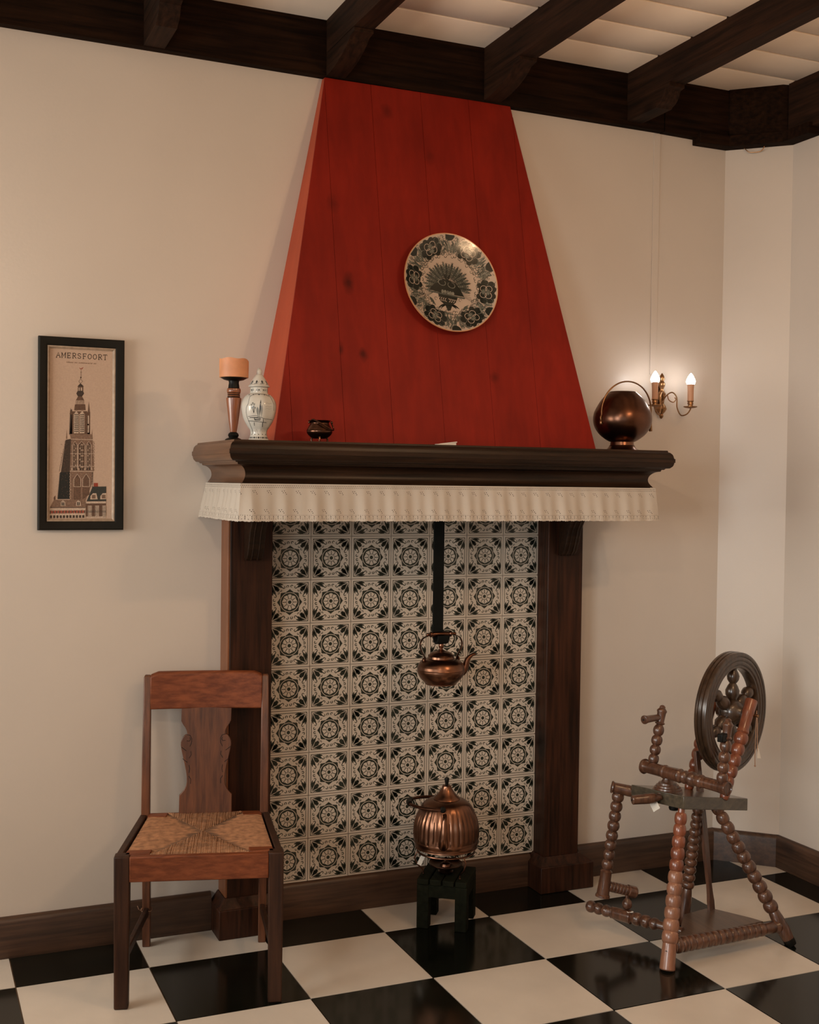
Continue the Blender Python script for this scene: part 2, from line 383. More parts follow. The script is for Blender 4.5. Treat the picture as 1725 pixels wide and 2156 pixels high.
# ================================================================== SETTING
XL, XR, YB, ZC = -2.6, 2.37, -5.65, 3.09
CH0, CH1 = (2.183, 0.), (2.37, -.18)          # chamfered corner
struct(MB().box((XL-.15, 0, -.05), (2.30, .15, ZC+.15)).obj('wall_back', 'wall'))
mb = MB().prism([CH0, (CH1[0], CH1[1]), (CH1[0]+.12, CH1[1]+.02), (CH0[0]+.02, .13)][::1], lambda x, y: (x, y, -.05), lambda x, y: (x, y, ZC+.15))
struct(mb.obj('wall_corner', 'wall'))
struct(MB().box((XR, YB, -.05), (XR+.15, -.10, ZC+.15)).obj('wall_right', 'wall'))
# left wall with a window opening plus an added one, rear wall with one too (both behind / beside the camera)
mb = MB().box((XL-.15, YB, -.05), (XL, -3.9, ZC+.15)).box((XL-.15, -2.8, -.05), (XL, -1.32, ZC+.15)).box((XL-.15, -.44, -.05), (XL, .15, ZC+.15))
for y0, y1, z0, z1 in ((-3.9, -2.8, 1.0, 2.1), (-1.32, -.44, .86, 2.24)): mb.box((XL-.15, y0, -.05), (XL, y1, z0)).box((XL-.15, y0, z1), (XL, y1, ZC+.15))
struct(mb.obj('wall_left', 'wall'))
mb = MB().box((XL-.15, YB-.15, -.05), (-2.1, YB, ZC+.15)).box((-.3, YB-.15, -.05), (XR+.15, YB, ZC+.15)).box((-2.1, YB-.15, -.05), (-.3, YB, .9)).box((-2.1, YB-.15, 2.5), (-.3, YB, ZC+.15))
struct(mb.obj('wall_rear', 'wall'))
mb = MB()
for z in (.86, 1.52, 2.19): mb.box((XL-.09, -1.32, z), (XL-.05, -.44, z+.05))
for y in (-1.32, -.905, -.49): mb.box((XL-.09, y, .86), (XL-.05, y+.05, 2.24))
struct(mb.obj('window_1', 'ceil'))
mb = MB()
for z in (1.0, 2.05): mb.box((XL-.09, -3.9, z), (XL-.05, -2.8, z+.05))
for y in (-3.9, -3.375, -2.85): mb.box((XL-.09, y, 1.0), (XL-.05, y+.05, 2.1))
struct(mb.obj('added_window', 'ceil'))  # added window, made to go with the left fill lamp
mb = MB()
for z in (.9, 1.68, 2.45): mb.box((-2.1, YB-.09, z), (-.3, YB-.05, z+.05))
for x in (-2.1, -1.22, -.35): mb.box((x, YB-.09, .9), (x+.05, YB-.05, 2.5))
struct(mb.obj('window_2', 'ceil'))

# floor: grout bed + separate tiles clipped to the room outline
floor = struct(MB().box((XL-.1, YB-.1, -.06), (XR+.1, .1, -.004)).obj('floor', 'grout'))
room = [(XL, YB), (XR, YB), (XR, CH1[1]), (CH0[0], 0), (XL, 0)]
def clip(poly, reg):
    for i in range(len(reg)):
        (ax, ay), (bx, by) = reg[i], reg[(i+1) % len(reg)]; out = []
        ins = lambda p: (bx-ax)*(p[1]-ay)-(by-ay)*(p[0]-ax) >= -1e-9
        for j in range(len(poly)):
            p, q = poly[j], poly[(j+1) % len(poly)]; ip, iq = ins(p), ins(q)
            if ip: out.append(p)
            if ip != iq:
                d = (bx-ax)*(q[1]-p[1])-(by-ay)*(q[0]-p[0]); t = -((bx-ax)*(p[1]-ay)-(by-ay)*(p[0]-ax))/d
                out.append((p[0]+(q[0]-p[0])*t, p[1]+(q[1]-p[1])*t))
        poly = out
        if len(poly) < 3: return []
    return poly
TS, OX, OY = .3947, -.5415, .249
g = .0019
full = {}
for i in range(-6, 9):
    for j in range(0, 15):
        x0, y1 = OX+i*TS, -(OY+(j-1)*TS)
        sq = [(x0+g, y1-TS+g), (x0+TS-g, y1-TS+g), (x0+TS-g, y1-g), (x0+g, y1-g)]
        p = clip(sq, room)
        if len(p) < 3: continue
        bl = (i+j) % 2 == 0; mname = 'black_tile' if bl else 'white_tile'
        h = .0006*random.random()
        cx, cy = x0+TS/2, y1-TS/2
        if len(p) == 4 and all(abs(a[0]-b[0])+abs(a[1]-b[1]) < 1e-6 for a, b in zip(sorted(p), sorted(sq))):
            if mname not in full: full[mname] = MB().box((-TS/2+g, -TS/2+g, -.02), (TS/2-g, TS/2-g, 0)).mesh('floor_tile', mname)
            o = bpy.data.objects.new('tile', full[mname]); COL.objects.link(o); o.location = (cx, cy, -h)
            par(o, floor)
        else:
            MB().prism([(a-cx, b-cy) for a, b in p], lambda x, y: (x, y, -.02), lambda x, y: (x, y, 0)).obj('tile', mname, floor, loc=(cx, cy, -h))

# ceiling: lapped white planks
ceil = struct(MB().box((XL-.1, YB-.1, ZC+.03), (XR+.1, .1, ZC+.12)).obj('ceiling', 'ceil'))
y = -.03; k = 0
while y > YB+.02:
    y2 = max(y-.1975, YB); 
    g0 = 0 if k == 0 else .011
    prof = [(y-.0003, ZC+.011), (y-.0003, ZC+.028), (y2, ZC+.028), (y2, ZC+.001), (y2+.003, ZC-.001), (y-g0-.004, ZC-.001), (y-g0-.001, ZC+.001), (y-g0, ZC+.011)]
    if k == 0: prof = [(.0, ZC-.001), (.0, ZC+.028), (y2, ZC+.028), (y2, ZC+.001), (y2+.003, ZC-.001)]
    MB().prism(prof, lambda a, b: (XL, a, b), lambda a, b: (XR, a, b)).obj('plank', 'ceil', ceil)
    y = y2; k += 1

# baseboards
def bb(name, pts, h, th, m):
    # run along pts (floor line of the wall), board stands on room side (left of direction reversed)
    (x0, y0), (x1, y1) = pts
    d = Vector((x1-x0, y1-y0, 0)).normalized(); n = Vector((d.y, -d.x, 0))
    prof = [(0, 0), (th, 0), (th, h-.016), (th-.004, h-.006), (th*.45, h), (0, h)]
    f = lambda P: (lambda a, z: tuple(Vector((P[0], P[1], 0))+n*a+Vector((0, 0, z))))
    return struct(MB().prism(prof, f((x0, y0)), f((x1, y1))).obj(name, m))
bb('baseboard_back', ((XL, 0), (.104, 0)), .128, .022, 'base')
bb('baseboard_back', ((.315, 0), (1.325, 0)), .123, .026, 'base')
bb('baseboard_back', ((1.535, 0), (2.185, 0)), .125, .022, 'base')
bb('baseboard_corner', (CH0, CH1), .125, .022, 'basey')
bb('baseboard_right', ((XR, -.172), (XR, YB)), .125, .022, 'basey')
bb('baseboard_left', ((XL, YB), (XL, 0)), .125, .022, 'base')

# ------------------------------------------------------------------ ceiling beams
ZB = 2.892
# wall plates
wb = thing('wall_beam', 'long dark oak wall beam along the top of the back wall above the red hood', 'beam', (0, -.02, ZB))
MB().hexa([(XL, -.034, ZB+.028), (1.862, -.034, ZB-.002), (1.862, 0, ZB-.002), (XL, 0, ZB+.028)],
          [(XL, -.034, ZC), (1.862, -.034, ZC), (1.862, 0, ZC), (XL, 0, ZC)]).obj('beam', 'beamx', wb)
MB().hexa([(1.865, -.036, ZB-.003), (2.17, -.036, ZB-.010), (2.183, 0, ZB-.010), (1.865, 0, ZB-.003)],
          [(1.865, -.036, ZC), (2.17, -.036, ZC), (2.183, 0, ZC), (1.865, 0, ZC)]).obj('beam', 'beamx', wb)
wr = thing('wall_beam', 'dark oak wall beam along the top of the right wall past the corner block', 'beam', (2.35, -2.9, ZB))
MB().box((2.325, YB, ZB), (2.37, -.20, ZC)).obj('beam', 'beamy', wr)
# corner beam + corner block
cb = thing('corner_beam', 'short dark beam and heavy block across the slanted corner below the ceiling', 'beam', (2.25, -.1, 2.85))
MB().prism([(2.16, 0), (2.165, -.045), (2.31, -.185), (2.37, -.20), CH1, CH0], lambda x, y: (x, y, ZB-.008), lambda x, y: (x, y, ZC)).obj('beam', 'box', cb)
MB().prism([(2.02, 0), (2.02, -.052), (2.155, -.060), (2.30, -.20), (2.305, -.335), (2.37, -.335), CH1, CH0],
           lambda x, y: (x, y, 2.862), lambda x, y: (x, y, 2.905)).obj('block', 'box', cb, .003)
MB().tube(spline([(2.225, -.062, 2.864), (2.232, -.075, 2.848), (2.242, -.085, 2.842), (2.262, -.105, 2.842), (2.272, -.115, 2.848), (2.278, -.12, 2.864)], 4), .0018, 6).obj('wire_hook', 'brass', cb)
jx = [-2.0, -1.375, -.76, -.145, .475, 1.078, 1.692]
jl = ['dark ceiling joist nearest the left window wall, outside the picture', 'dark ceiling joist, third left of the one over the chair',
      'dark ceiling joist just left of the picture edge', 'short visible ceiling joist with square corbel end at the upper left',
      'dark ceiling joist with curved corbel over the left top of the red hood',
      'dark ceiling joist with knotty corbel over the right top of the red hood', 'dark ceiling joist with scrolled corbel right of the red hood, next to the corner']
for i, x in enumerate(jx):
    t = thing('ceiling_joist', jl[i], 'beam', (x+.035, -.03, 2.977), 'joists under the plank ceiling')
    mb = MB(); n = 26; W = .070
    # slightly rough hewn lower arrises
    vs = []; 
    for k in range(n+1):
        yy = -.03+(YB+.03)*k/n; r = lambda: (random.random()-.5)*.003
        vs += [(x+r(), yy, 2.977+r()), (x+W+r(), yy, 2.977+r()), (x+W, yy, ZC+.01), (x, yy, ZC+.01)]
    fs = [(3, 2, 1, 0), tuple(n*4+q for q in range(4))]
    for k in range(n):
        for q in range(4): a, b = k*4+q, k*4+(q+1) % 4; fs.append((a, b, b+4, a+4))
    mb.add(vs, fs).obj('beam', 'beamy', t)
    if i in (3, 6):  P = [(-.03, 2.906), (-.222, 2.906), (-.228, 2.912), (-.238, 2.915), (-.252, 2.922), (-.266, 2.936), (-.272, 2.950), (-.276, 2.958), (-.300, 2.962), (-.300, 2.977), (-.03, 2.977)]
    else: P = [(-.03, 2.902), (-.06, 2.903), (-.11, 2.908), (-.17, 2.920), (-.215, 2.934), (-.245, 2.948), (-.262, 2.960), (-.300, 2.964), (-.300, 2.977), (-.03, 2.977)]
    MB().prism(P, lambda a, b: (x+.001, a, b), lambda a, b: (x+W-.001, a, b)).obj('corbel', 'beamy', t, .0015)

# ------------------------------------------------------------------ fireplace surround
fs_ = thing('fireplace_surround', 'dark wooden fireplace surround with moulded mantel shelf and two square posts', 'fireplace', (.82, -.05, 0))
for side, (x0, x1) in enumerate(((.134, .285), (1.343, 1.491))):
    mb = MB().box((x0+(.006 if side == 0 else 0), -.092, .1), (x1, 0, 1.50))
    if side == 0: MB().box((x0-.001, -.0915, .128), (x0+.006, 0, 1.50)).obj('lit_edge_strip', 'lit_edge', fs_, .001)['label'] = 'narrow strip over the outer side of the post, side light put into its colour'
    mb.obj('post', 'postz', fs_, .003)
    a, b = (.104, .322) if side == 0 else (1.314, 1.541)
    p = MB().box((a, -.126, 0), (b, 0, .098)).obj('plinth', 'postz', fs_, .003)
    MB().hexa([(a+.004, -.120, .098), (b-.004, -.120, .098), (b-.004, 0, .098), (a+.004, 0, .098)],
              [(x0-.004, -.098, .128), (x1+.004, -.098, .128), (x1+.004, 0, .128), (x0-.004, 0, .128)]).obj('plinth_cap', 'postz', p)
    # curved bracket under the shelf
    bx = .186 if side == 0 else 1.385
    P = [(-.092, 1.262), (-.100, 1.250), (-.118, 1.252), (-.135, 1.27), (-.148, 1.30), (-.165, 1.35), (-.20, 1.40), (-.27, 1.45), (-.36, 1.48), (-.38, 1.508), (-.092, 1.508)]
    c = MB().prism(P, lambda q, z: (bx, q, z), lambda q, z: (bx+.055, q, z)).obj('bracket', 'mantel', fs_, .003)
    for dx in (.016, .037):
        MB().tube([(bx+dx, q-.001, z) for q, z in P[2:9]], .003, 6).obj('bead', 'mantel', c)
def u_path(off): return [(.084-off, 0), (.084-off, -.436-off), (1.560+off, -.436-off), (1.560+off, 0)]
def mould(prof, name, mats, parent, z_top=None):
    mb = MB(); n = len(prof)
    for off, z in prof: mb.v += [(x, y, z) for x, y in u_path(off)]
    for i in range(n-1):
        for k in range(3):
            a = i*4+k; mb.f.append((a, a+1, a+5, a+4)); mb.m.append(0 if k == 1 else 1)
    mb.f.append((3, 2, 1, 0)); mb.m.append(0)
    e = (n-1)*4; mb.f.append((e, e+1, e+2, e+3)); mb.m.append(0)
    return mb.obj(name, mats, parent)
mould(sprof([(0, 1.508), (-.010, 1.522), (-.013, 1.535), (-.009, 1.549), (.003, 1.560), (.018, 1.564)], 4)+[(.020, 1.570)], 'cornice', ['mantel', 'lit_end'], fs_)
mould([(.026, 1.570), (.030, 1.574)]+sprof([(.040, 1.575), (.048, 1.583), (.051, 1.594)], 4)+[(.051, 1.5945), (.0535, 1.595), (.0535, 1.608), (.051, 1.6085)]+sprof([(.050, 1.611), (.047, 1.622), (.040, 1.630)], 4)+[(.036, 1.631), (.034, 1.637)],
      'shelf', ['mantel', 'lit_end'], fs_)
# boards behind the valance closing the box of the mantel
MB().box((.092, -.430, 1.404), (1.552, -.412, 1.509)).box((.092, -.412, 1.404), (.108, 0, 1.509)).box((1.536, -.412, 1.404), (1.552, 0, 1.509)).obj('frieze', 'mantel', fs_)
# ------------------------------------------------------------------ red hood
hd = thing('chimney_hood', 'tapering red painted wooden chimney hood rising from the mantel shelf to the beam', 'chimney hood', (.82, -.15, 1.637))
Z0, Z1 = 1.638, 2.896
hy = lambda z: -.283+(z-Z0)/(Z1-Z0)*.253
xl = lambda z: .229+(z-Z0)/(Z1-Z0)*(.472-.229)
xr = lambda z: 1.421-(z-Z0)/(Z1-Z0)*(1.421-1.188)
trap = [(xl(Z0), Z0), (xr(Z0), Z0), (xr(Z1), Z1), (xl(Z1), Z1)]
edges = [.10, .291, .470, .640, .828, 1.017, 1.195, 1.50]
for k in range(7):
    a, b = edges[k]+.0004, edges[k+1]-.0004
    p = clip([(a, Z0-.1), (b, Z0-.1), (b, Z1+.1), (a, Z1+.1)], trap)
    if len(p) < 3: continue
    dy = random.uniform(-.0006, .0006)
    MB().prism(p, lambda x, z: (x, hy(z)+dy, z), lambda x, z: (x, hy(z)+.006, z)).obj('board', 'red', hd, .0005)
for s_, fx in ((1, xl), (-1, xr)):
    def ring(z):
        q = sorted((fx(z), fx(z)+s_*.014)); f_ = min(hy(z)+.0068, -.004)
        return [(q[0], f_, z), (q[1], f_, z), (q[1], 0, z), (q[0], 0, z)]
    MB().hexa(ring(Z0), ring(Z1)).obj('side_panel', 'orange', hd)['label'] = 'orange red side panel, lightened in colour as if lit from the left'

# ------------------------------------------------------------------ printed wall tiles
def tile_ink():
    k = Ink()
    def zig(a, b, n, amp, w):
        pts = []
        dx, dy = b[0]-a[0], b[1]-a[1]; d = math.hypot(dx, dy); nx, ny = -dy/d, dx/d
        for i in range(n+1):
            o = amp*(1 if i % 2 else -1); pts.append((a[0]+dx*i/n+nx*o, a[1]+dy*i/n+ny*o))
        k.stroke(pts, w)
    e = .885
    for q in range(4):
        A = rot2(-e, -e, q*pi/2); B_ = rot2(e, -e, q*pi/2); zig(A, B_, 44, .014, .030)
    # medallion
    star = []
    for i in range(16):
        r = .60 if i % 2 == 0 else .495
        a = 2*pi*i/16+pi/2; star.append((r*math.cos(a), r*math.sin(a)))
    k.poly(star, 0, 0)
    k.stroke([(.445*math.cos(2*pi*i/32), .445*math.sin(2*pi*i/32)) for i in range(32)], .026, 1, 1, closed=True)
    wob = [((.348+.016*math.cos(8*2*pi*i/64))*math.cos(2*pi*i/64), (.348+.016*math.cos(8*2*pi*i/64))*math.sin(2*pi*i/64)) for i in range(64)]
    k.poly(wob, 1, 1)
    for i in range(10):
        a = 2*pi*(i+.5)/10; k.stroke([(.17*math.cos(a), .17*math.sin(a)), (.345*math.cos(a), .345*math.sin(a))], .030, 0, 2)
    st = [((.21 if i % 2 else .135)*math.cos(2*pi*i/20), (.21 if i % 2 else .135)*math.sin(2*pi*i/20)) for i in range(20)]
    k.stroke(st, .030, 0, 2, closed=True)
    k.disc((0, 0), .085, 0, 2, 14)
    for i in range(8):
        a = 2*pi*(i+.0)/8+pi/2; k.disc((.525*math.cos(a), .525*math.sin(a)), .035, 0, 2, 8)
        a += pi/8; k.disc((.478*math.cos(a), .478*math.sin(a)), .012, 1, 1, 6)
    # corner sprays
    for q in range(4):
        def T(x, y): return rot2(x, y, q*pi/2)
        def lf(a, b, w, bend=0): k.leaf(T(*a), T(*b), w, 0, 0, bend)
        c = (-.83, -.83)
        lf(c, (-.50, -.50), .10)
        k.disc(T(-.545, -.545), .045, 0, 0, 8)
        for m in (0, 1):
            def X(x, y): return (x, y) if m == 0 else (y, x)
            sg = 1 if m == 0 else -1
            lf(X(*c), X(-.34, -.66), .13, sg*-.10)
            lf(X(-.80, -.80), X(-.46, -.57), .075, sg*.04)
            lf(X(-.76, -.82), X(-.30, -.80), .085, sg*-.06)
            lf(X(-.82, -.82), X(-.66, -.50), .06, sg*-.05)
            k.disc(T(*X(-.52, -.79)), .040, 0, 0, 8)
            # scroll on the spray end
            cc = T(*X(-.275, -.70)); 
            a0 = math.atan2(*reversed(T(*X(-1, .2))))
            k.arc(cc, .075, a0, a0+(-4.6 if m == 0 else 4.6), .044, 0, 0, 10, .026, .028)
            cc = T(*X(-.415, -.545)); k.arc(cc, .055, a0, a0+(-4.4 if m == 0 else 4.4), .036, 0, 0, 8, .022, .022)
            # small s scroll near the middle of the side
            cc = T(*X(-.085, -.72)); k.arc(cc, .070, a0+.6, a0+(5.2 if m == 0 else -5.2), .040, 0, 0, 9, .028, .024)
    return k
TP = .1502
tk = tile_ink()
mb = MB().box((-TP/2+.0012, -.007, -TP/2+.0012), (TP/2-.0012, 0, TP/2-.0012), 0)
tk.into(mb, lambda x, y, e: (x*TP/2, -.007-e, y*TP/2), .00012, 1)
mb.m = [(0 if m_ == 2 else (1 if m_ == 1 else 0)) for m_ in mb.m]
tmesh = mb.mesh('printed_tile', ['glaze', 'ink'])
tb = thing('hearth_tiling', 'square black on cream printed tiles with wheel medallions covering the fireplace back', 'tiles', (.82, 0, .122))
MB().box((.286, -.006, .123), (1.3435, -.0004, 1.50)).obj('grout', 'wgrout', tb)
for r in range(9):
    for c in range(7):
        o = bpy.data.objects.new('tile', tmesh); COL.objects.link(o)
        x = .2957+.15*(c+.5); z = 1.3237+TP-TP*(r+.5)
        o.location = (x, -.0055-random.random()*.0008, z)
        o.scale = (.9985, 1, 1); o.rotation_euler = (random.uniform(-.002, .002), random.choice((0, pi/2, pi, -pi/2))+random.uniform(-.004, .004), random.uniform(-.002, .002))
        par(o, tb)

# ------------------------------------------------------------------ lace valance
def lace():
    base = [(.078, -.002), (.078, -.442), (1.566, -.442), (1.566, -.002)]
    segs = [(.44, (-1, 0)), (1.488, (0, -1)), (.44, (1, 0))]
    tot = sum(q[0] for q in segs); N = 1500; rows = [0, .004, .012, .02, .035, .05, .07, .085, .097, .106, .112]
    mb = MB(); uvs = []
    for i in range(N+1):
        s = tot*i/N
        if s < .44: x, y = .078, -.002-s; nx, ny = -1, 0
        elif s < .44+1.488: x, y = .078+s-.44, -.442; nx, ny = 0, -1
        else: x, y = 1.566, -.442+(s-1.928); nx, ny = 1, 0
        # soften the corner normals
        for sc in (.44, 1.928):
            d = (s-sc)/.03
            if abs(d) < 1:
                t = .5+.5*d; A = (-1, 0) if sc < 1 else (0, -1); B_ = (0, -1) if sc < 1 else (1, 0)
                nx, ny = A[0]*(1-t)+B_[0]*t, A[1]*(1-t)+B_[1]*t
        pl = .42*math.sin(s*60+1.8*math.sin(s*9))+.26*math.sin(s*133+2.6*math.sin(s*5.1))+.22*math.sin(s*29+.7)
        for v in rows:
            t = v/.112
            off = .001+.020*t**1.2+(.0022+.0060*min(1, t*1.6))*pl*(1 if t > .05 else .1)
            z = 1.5065-v*1.0
            if t > .9: z -= (t-.9)/.1*(.0016*abs(math.sin(s*pi/.0085))+.0016*abs(math.sin(s*pi/.028)))
            mb.v.append((x+nx*off, y+ny*off, z)); uvs.append((s, v))
    R_ = len(rows)
    for i in range(N):
        for j in range(R_-1):
            a = i*R_+j; mb.f.append((a, a+1, a+R_+1, a+R_)); mb.m.append(0)
    o = mb.obj('lace_valance', 'cloth'); me = o.data
    ul = me.uv_layers.new(name='UVMap')
    for lp in me.loops: ul.data[lp.index].uv = uvs[lp.vertex_index]
    return o
lv = tag(lace(), 'gathered white eyelet lace valance hanging below the mantel shelf', 'valance')

# ------------------------------------------------------------------ cable duct
tag(MB().box((1.838, -.0035, 1.95), (1.868, 0, 2.888)).obj('cable_duct', 'wall', None, .001), 'thin wall coloured cable duct running from the ceiling beam down to the candle sconce', 'duct')

# ================================================================== OBJECTS
# ------------------------------------------------------------------ rush-seated chair
CO = Vector((-.069, -.576, 0)); CU = Vector((.963, -.268, 0)); CV = Vector((.268, .963, 0)); CZ = Vector((0, 0, 1))
def F(u, v, z): return CO+CU*u+CV*v+CZ*z
ch = thing('dining_chair', 'reddish brown wooden chair with woven rush seat and carved splat, left of the fireplace', 'chair', (0, -.36, 0))
def bar(p, q, a, b, name, m, parent=ch, bev=.003, up=(0, 0, 1)):
    # box beam from p to q, half sizes a (sideways) b (up)
    p, q = Vector(p), Vector(q); d = q-p; t = d.normalized(); s = t.cross(Vector(up)).normalized(); n = s.cross(t)
    return MB().obox((p+q)/2, d/2, s*a, n*b).obj(name, m, parent, bev)
def leg4(base, top, hb, ht, name, m, bev=.004):
    vs = [base+CU*(i*hb[0])+CV*(j*hb[1]) for i, j in ((-1,-1),(1,-1),(1,1),(-1,1))]
    vt = [top+CU*(i*ht[0])+CV*(j*ht[1]) for i, j in ((-1,-1),(1,-1),(1,1),(-1,1))]
    return MB().hexa(vs, vt).obj(name, m, ch, bev)
hw = .2185
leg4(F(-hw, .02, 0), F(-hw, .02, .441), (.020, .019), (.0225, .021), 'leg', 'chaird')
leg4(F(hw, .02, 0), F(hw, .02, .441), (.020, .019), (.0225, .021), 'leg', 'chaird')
hr = .186
for s_ in (-1, 1):   # rear legs run up as back posts, raked a little
    mb = MB(); ring = []
    prof = [(.470, 0, .0125, .015), (.462, .12, .0125, .016), (.449, .30, .013, .018), (.445, .44, .0135, .019), (.455, .62, .013, .016), (.482, .874, .0115, .011), (.484, .881, .009, .008)]
    for v, z, a, b in prof:
        c = F(s_*(hr+.003*(z > .4)), v, z); ring.append([c+CU*(i*a)+CV*(j*b) for i, j in ((-1,-1),(1,-1),(1,1),(-1,1))])
    for r_ in ring: mb.v += [tuple(q) for q in r_]
    mb.f = [(0, 3, 2, 1), tuple((len(ring)-1)*4+q for q in range(4))]
    for i in range(len(ring)-1):
        for q in range(4): a, b = i*4+q, i*4+(q+1) % 4; mb.f.append((a, b, b+4, a+4))
    mb.m = [0]*len(mb.f)
    mb.obj('leg', 'chaird' if s_ < 0 and False else 'chairz', ch, .003)
# seat frame rails
sz0, sz1 = .367, .440
MB().obox(F(0, .008, (sz0+sz1)/2), CU*(hw-.0215), CV*.011, CZ*((sz1-sz0)/2)).obj('rail', 'chair', ch, .003)
MB().obox(F(0, .452, (sz0+sz1)/2-.004), CU*(hr-.012), CV*.010, CZ*((sz1-sz0)/2)).obj('rail', 'chair', ch, .003)
for s_ in (-1, 1):
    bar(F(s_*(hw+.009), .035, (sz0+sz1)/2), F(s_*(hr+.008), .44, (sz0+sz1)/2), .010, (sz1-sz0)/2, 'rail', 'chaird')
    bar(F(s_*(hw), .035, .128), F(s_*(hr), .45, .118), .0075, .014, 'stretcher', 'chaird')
# rush drop-in seat: four woven triangles of cords and wooden corner blocks
zs = .436
fl, fr, rl, rr_ = (-.212, .021), (.212, .021), (-.177, .441), (.177, .441)
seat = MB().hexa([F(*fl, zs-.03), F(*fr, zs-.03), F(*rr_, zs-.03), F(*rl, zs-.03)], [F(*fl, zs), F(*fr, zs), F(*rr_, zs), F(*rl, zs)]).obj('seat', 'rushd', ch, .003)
def lin(a, b, t): return (a[0]+(b[0]-a[0])*t, a[1]+(b[1]-a[1])*t)
cen = (.0, .245)
mf, ms = MB(), MB()
ff, fr2, bl2, br2 = lin(fl, fr, .17), lin(fl, fr, .83), lin(rl, rr_, .17), lin(rl, rr_, .83)
def fan(mbb, a, b, n, mi, zoff, spread, ca=None, cb_=None):
    # cords laid from edge a-b towards the diagonals that meet in the centre
    for i in range(n+1):
        t = i/n; e = lin(a, b, t)
        u = abs(2*t-1)
        inner = lin(cen, (ca or a) if t < .5 else (cb_ or b), u*spread)
        j = random.uniform(-.002, .002)
        zz = zs+zoff+random.uniform(-.0008, .0008)
        p = [F(e[0], e[1], zz-.002), F(*lin(e, inner, .15), zz+.0015), F(*lin(e, inner, .6), zz+.001), F(inner[0]+j, inner[1]+j, zz-.0025)]
        mbb.tube(p, [.0021, .0021, .0020, .0017], 6, mi)
fan(mf, ff, fr2, 84, 0, .0022, .97); fan(mf, bl2, br2, 70, 0, .0022, .97)
fan(ms, lin(fl, rl, .015), lin(fl, rl, .985), 118, 0, 0, 1, ff, bl2); fan(ms, lin(fr, rr_, .015), lin(fr, rr_, .985), 118, 0, 0, 1, fr2, br2)
w_ = mf.obj('rush_cords', 'rush', seat); w_['kind'] = 'stuff'
w_ = ms.obj('rush_cords', 'rushs', seat); w_['kind'] = 'stuff'
for a, b, c in ((fl, fr, rl), (fr, fl, rr_), (rl, rr_, fl), (rr_, rl, fr)):
    q = [a, lin(a, b, .165), None, lin(a, c, .095)]; q[2] = (q[1][0]+q[3][0]-a[0], q[1][1]+q[3][1]-a[1])
    if (q[1][0]-q[0][0])*(q[2][1]-q[0][1])-(q[1][1]-q[0][1])*(q[2][0]-q[0][0]) < 0: q = q[::-1]
    MB().prism(q, lambda x, y: F(x, y, zs-.01), lambda x, y: F(x, y, zs+.005)).obj('corner_block', 'chair', seat, .002)
# crest rail (slightly bowed), carved splat, lower back rail
def backv(z): return .449+(z-.44)/(.44)*.034
n = 14; mb = MB()
for i in range(n+1):
    t = i/n; u = -.180+.360*t; bow = .010*math.sin(pi*t)
    zt = .892-(.010 if i in (0, n) else .0)
    for v, z in ((-.016, .772), (-.018, zt-.006), (-.010, zt), (.008, zt), (.010, .772)):
        mb.v.append(tuple(F(u, backv(z)+v+bow, z)))
for i in range(n):
    for q in range(5): a, b = i*5+q, i*5+(q+1) % 5; mb.f.append((a, a+5, b+5, b))
mb.f += [(0, 1, 2, 3, 4), tuple(n*5+q for q in (4, 3, 2, 1, 0))]; mb.m = [0]*len(mb.f)
mb.obj('crest_rail', 'chair', ch, .004)
sp_ = [(130, 450), (380, 445), (440, 415), (500, 372), (560, 345), (622, 338), (632, 372), (650, 395), (700, 428), (760, 448), (820, 450), (900, 437), (1000, 415), (1100, 392), (1200, 370), (1300, 350), (1400, 337), (1480, 336), (1560, 350), (1640, 390), (1700, 440), (1725, 468), (2060, 470)]
zz_ = lambda y: .776-(y-130)/1930*.340
poly = [(-h/5565, zz_(y)) for y, h in sp_]+[(h/5565, zz_(y)) for y, h in sp_[::-1]]
cx_ = .0
spl = MB().prism(poly, lambda u, z: F(u, backv(z)-.006, z), lambda u, z: F(u, backv(z)+.006, z)).obj('splat', 'chairz', ch, .0015)
mb = MB()
for s_ in (-1, 1):
    def G(pts): mb.tube([F(s_*u/5565, backv(zz_(y))-.0062, zz_(y)) for u, y in pts], .0009, 5)
    G([(345, 625), (285, 640), (255, 700), (258, 770), (290, 845)]); G([(345, 740), (300, 745), (275, 715), (290, 680)])
    G([(440, 850), (390, 890), (350, 920)]); G([(270, 930), (262, 990), (300, 1055)]); G([(415, 1060), (370, 1100), (330, 1130)])
    G([(300, 1180), (285, 1250), (300, 1320)]); G([(300, 1380), (265, 1440), (270, 1520)])
mb.obj('carving', 'hole', spl)['kind'] = 'stuff'
# frayed string tied round the rear left leg
MB().tube([F(-hr+.017*math.cos(a), .462+.02*math.sin(a), .121+.002*math.sin(3*a)) for a in [q*pi/8 for q in range(17)]], .0015, 5).tube([F(-hr-.014, .445, .122), F(-hr-.022, .43, .134), F(-hr-.026, .43, .145)], .0012, 5).obj('string', 'cord', ch)

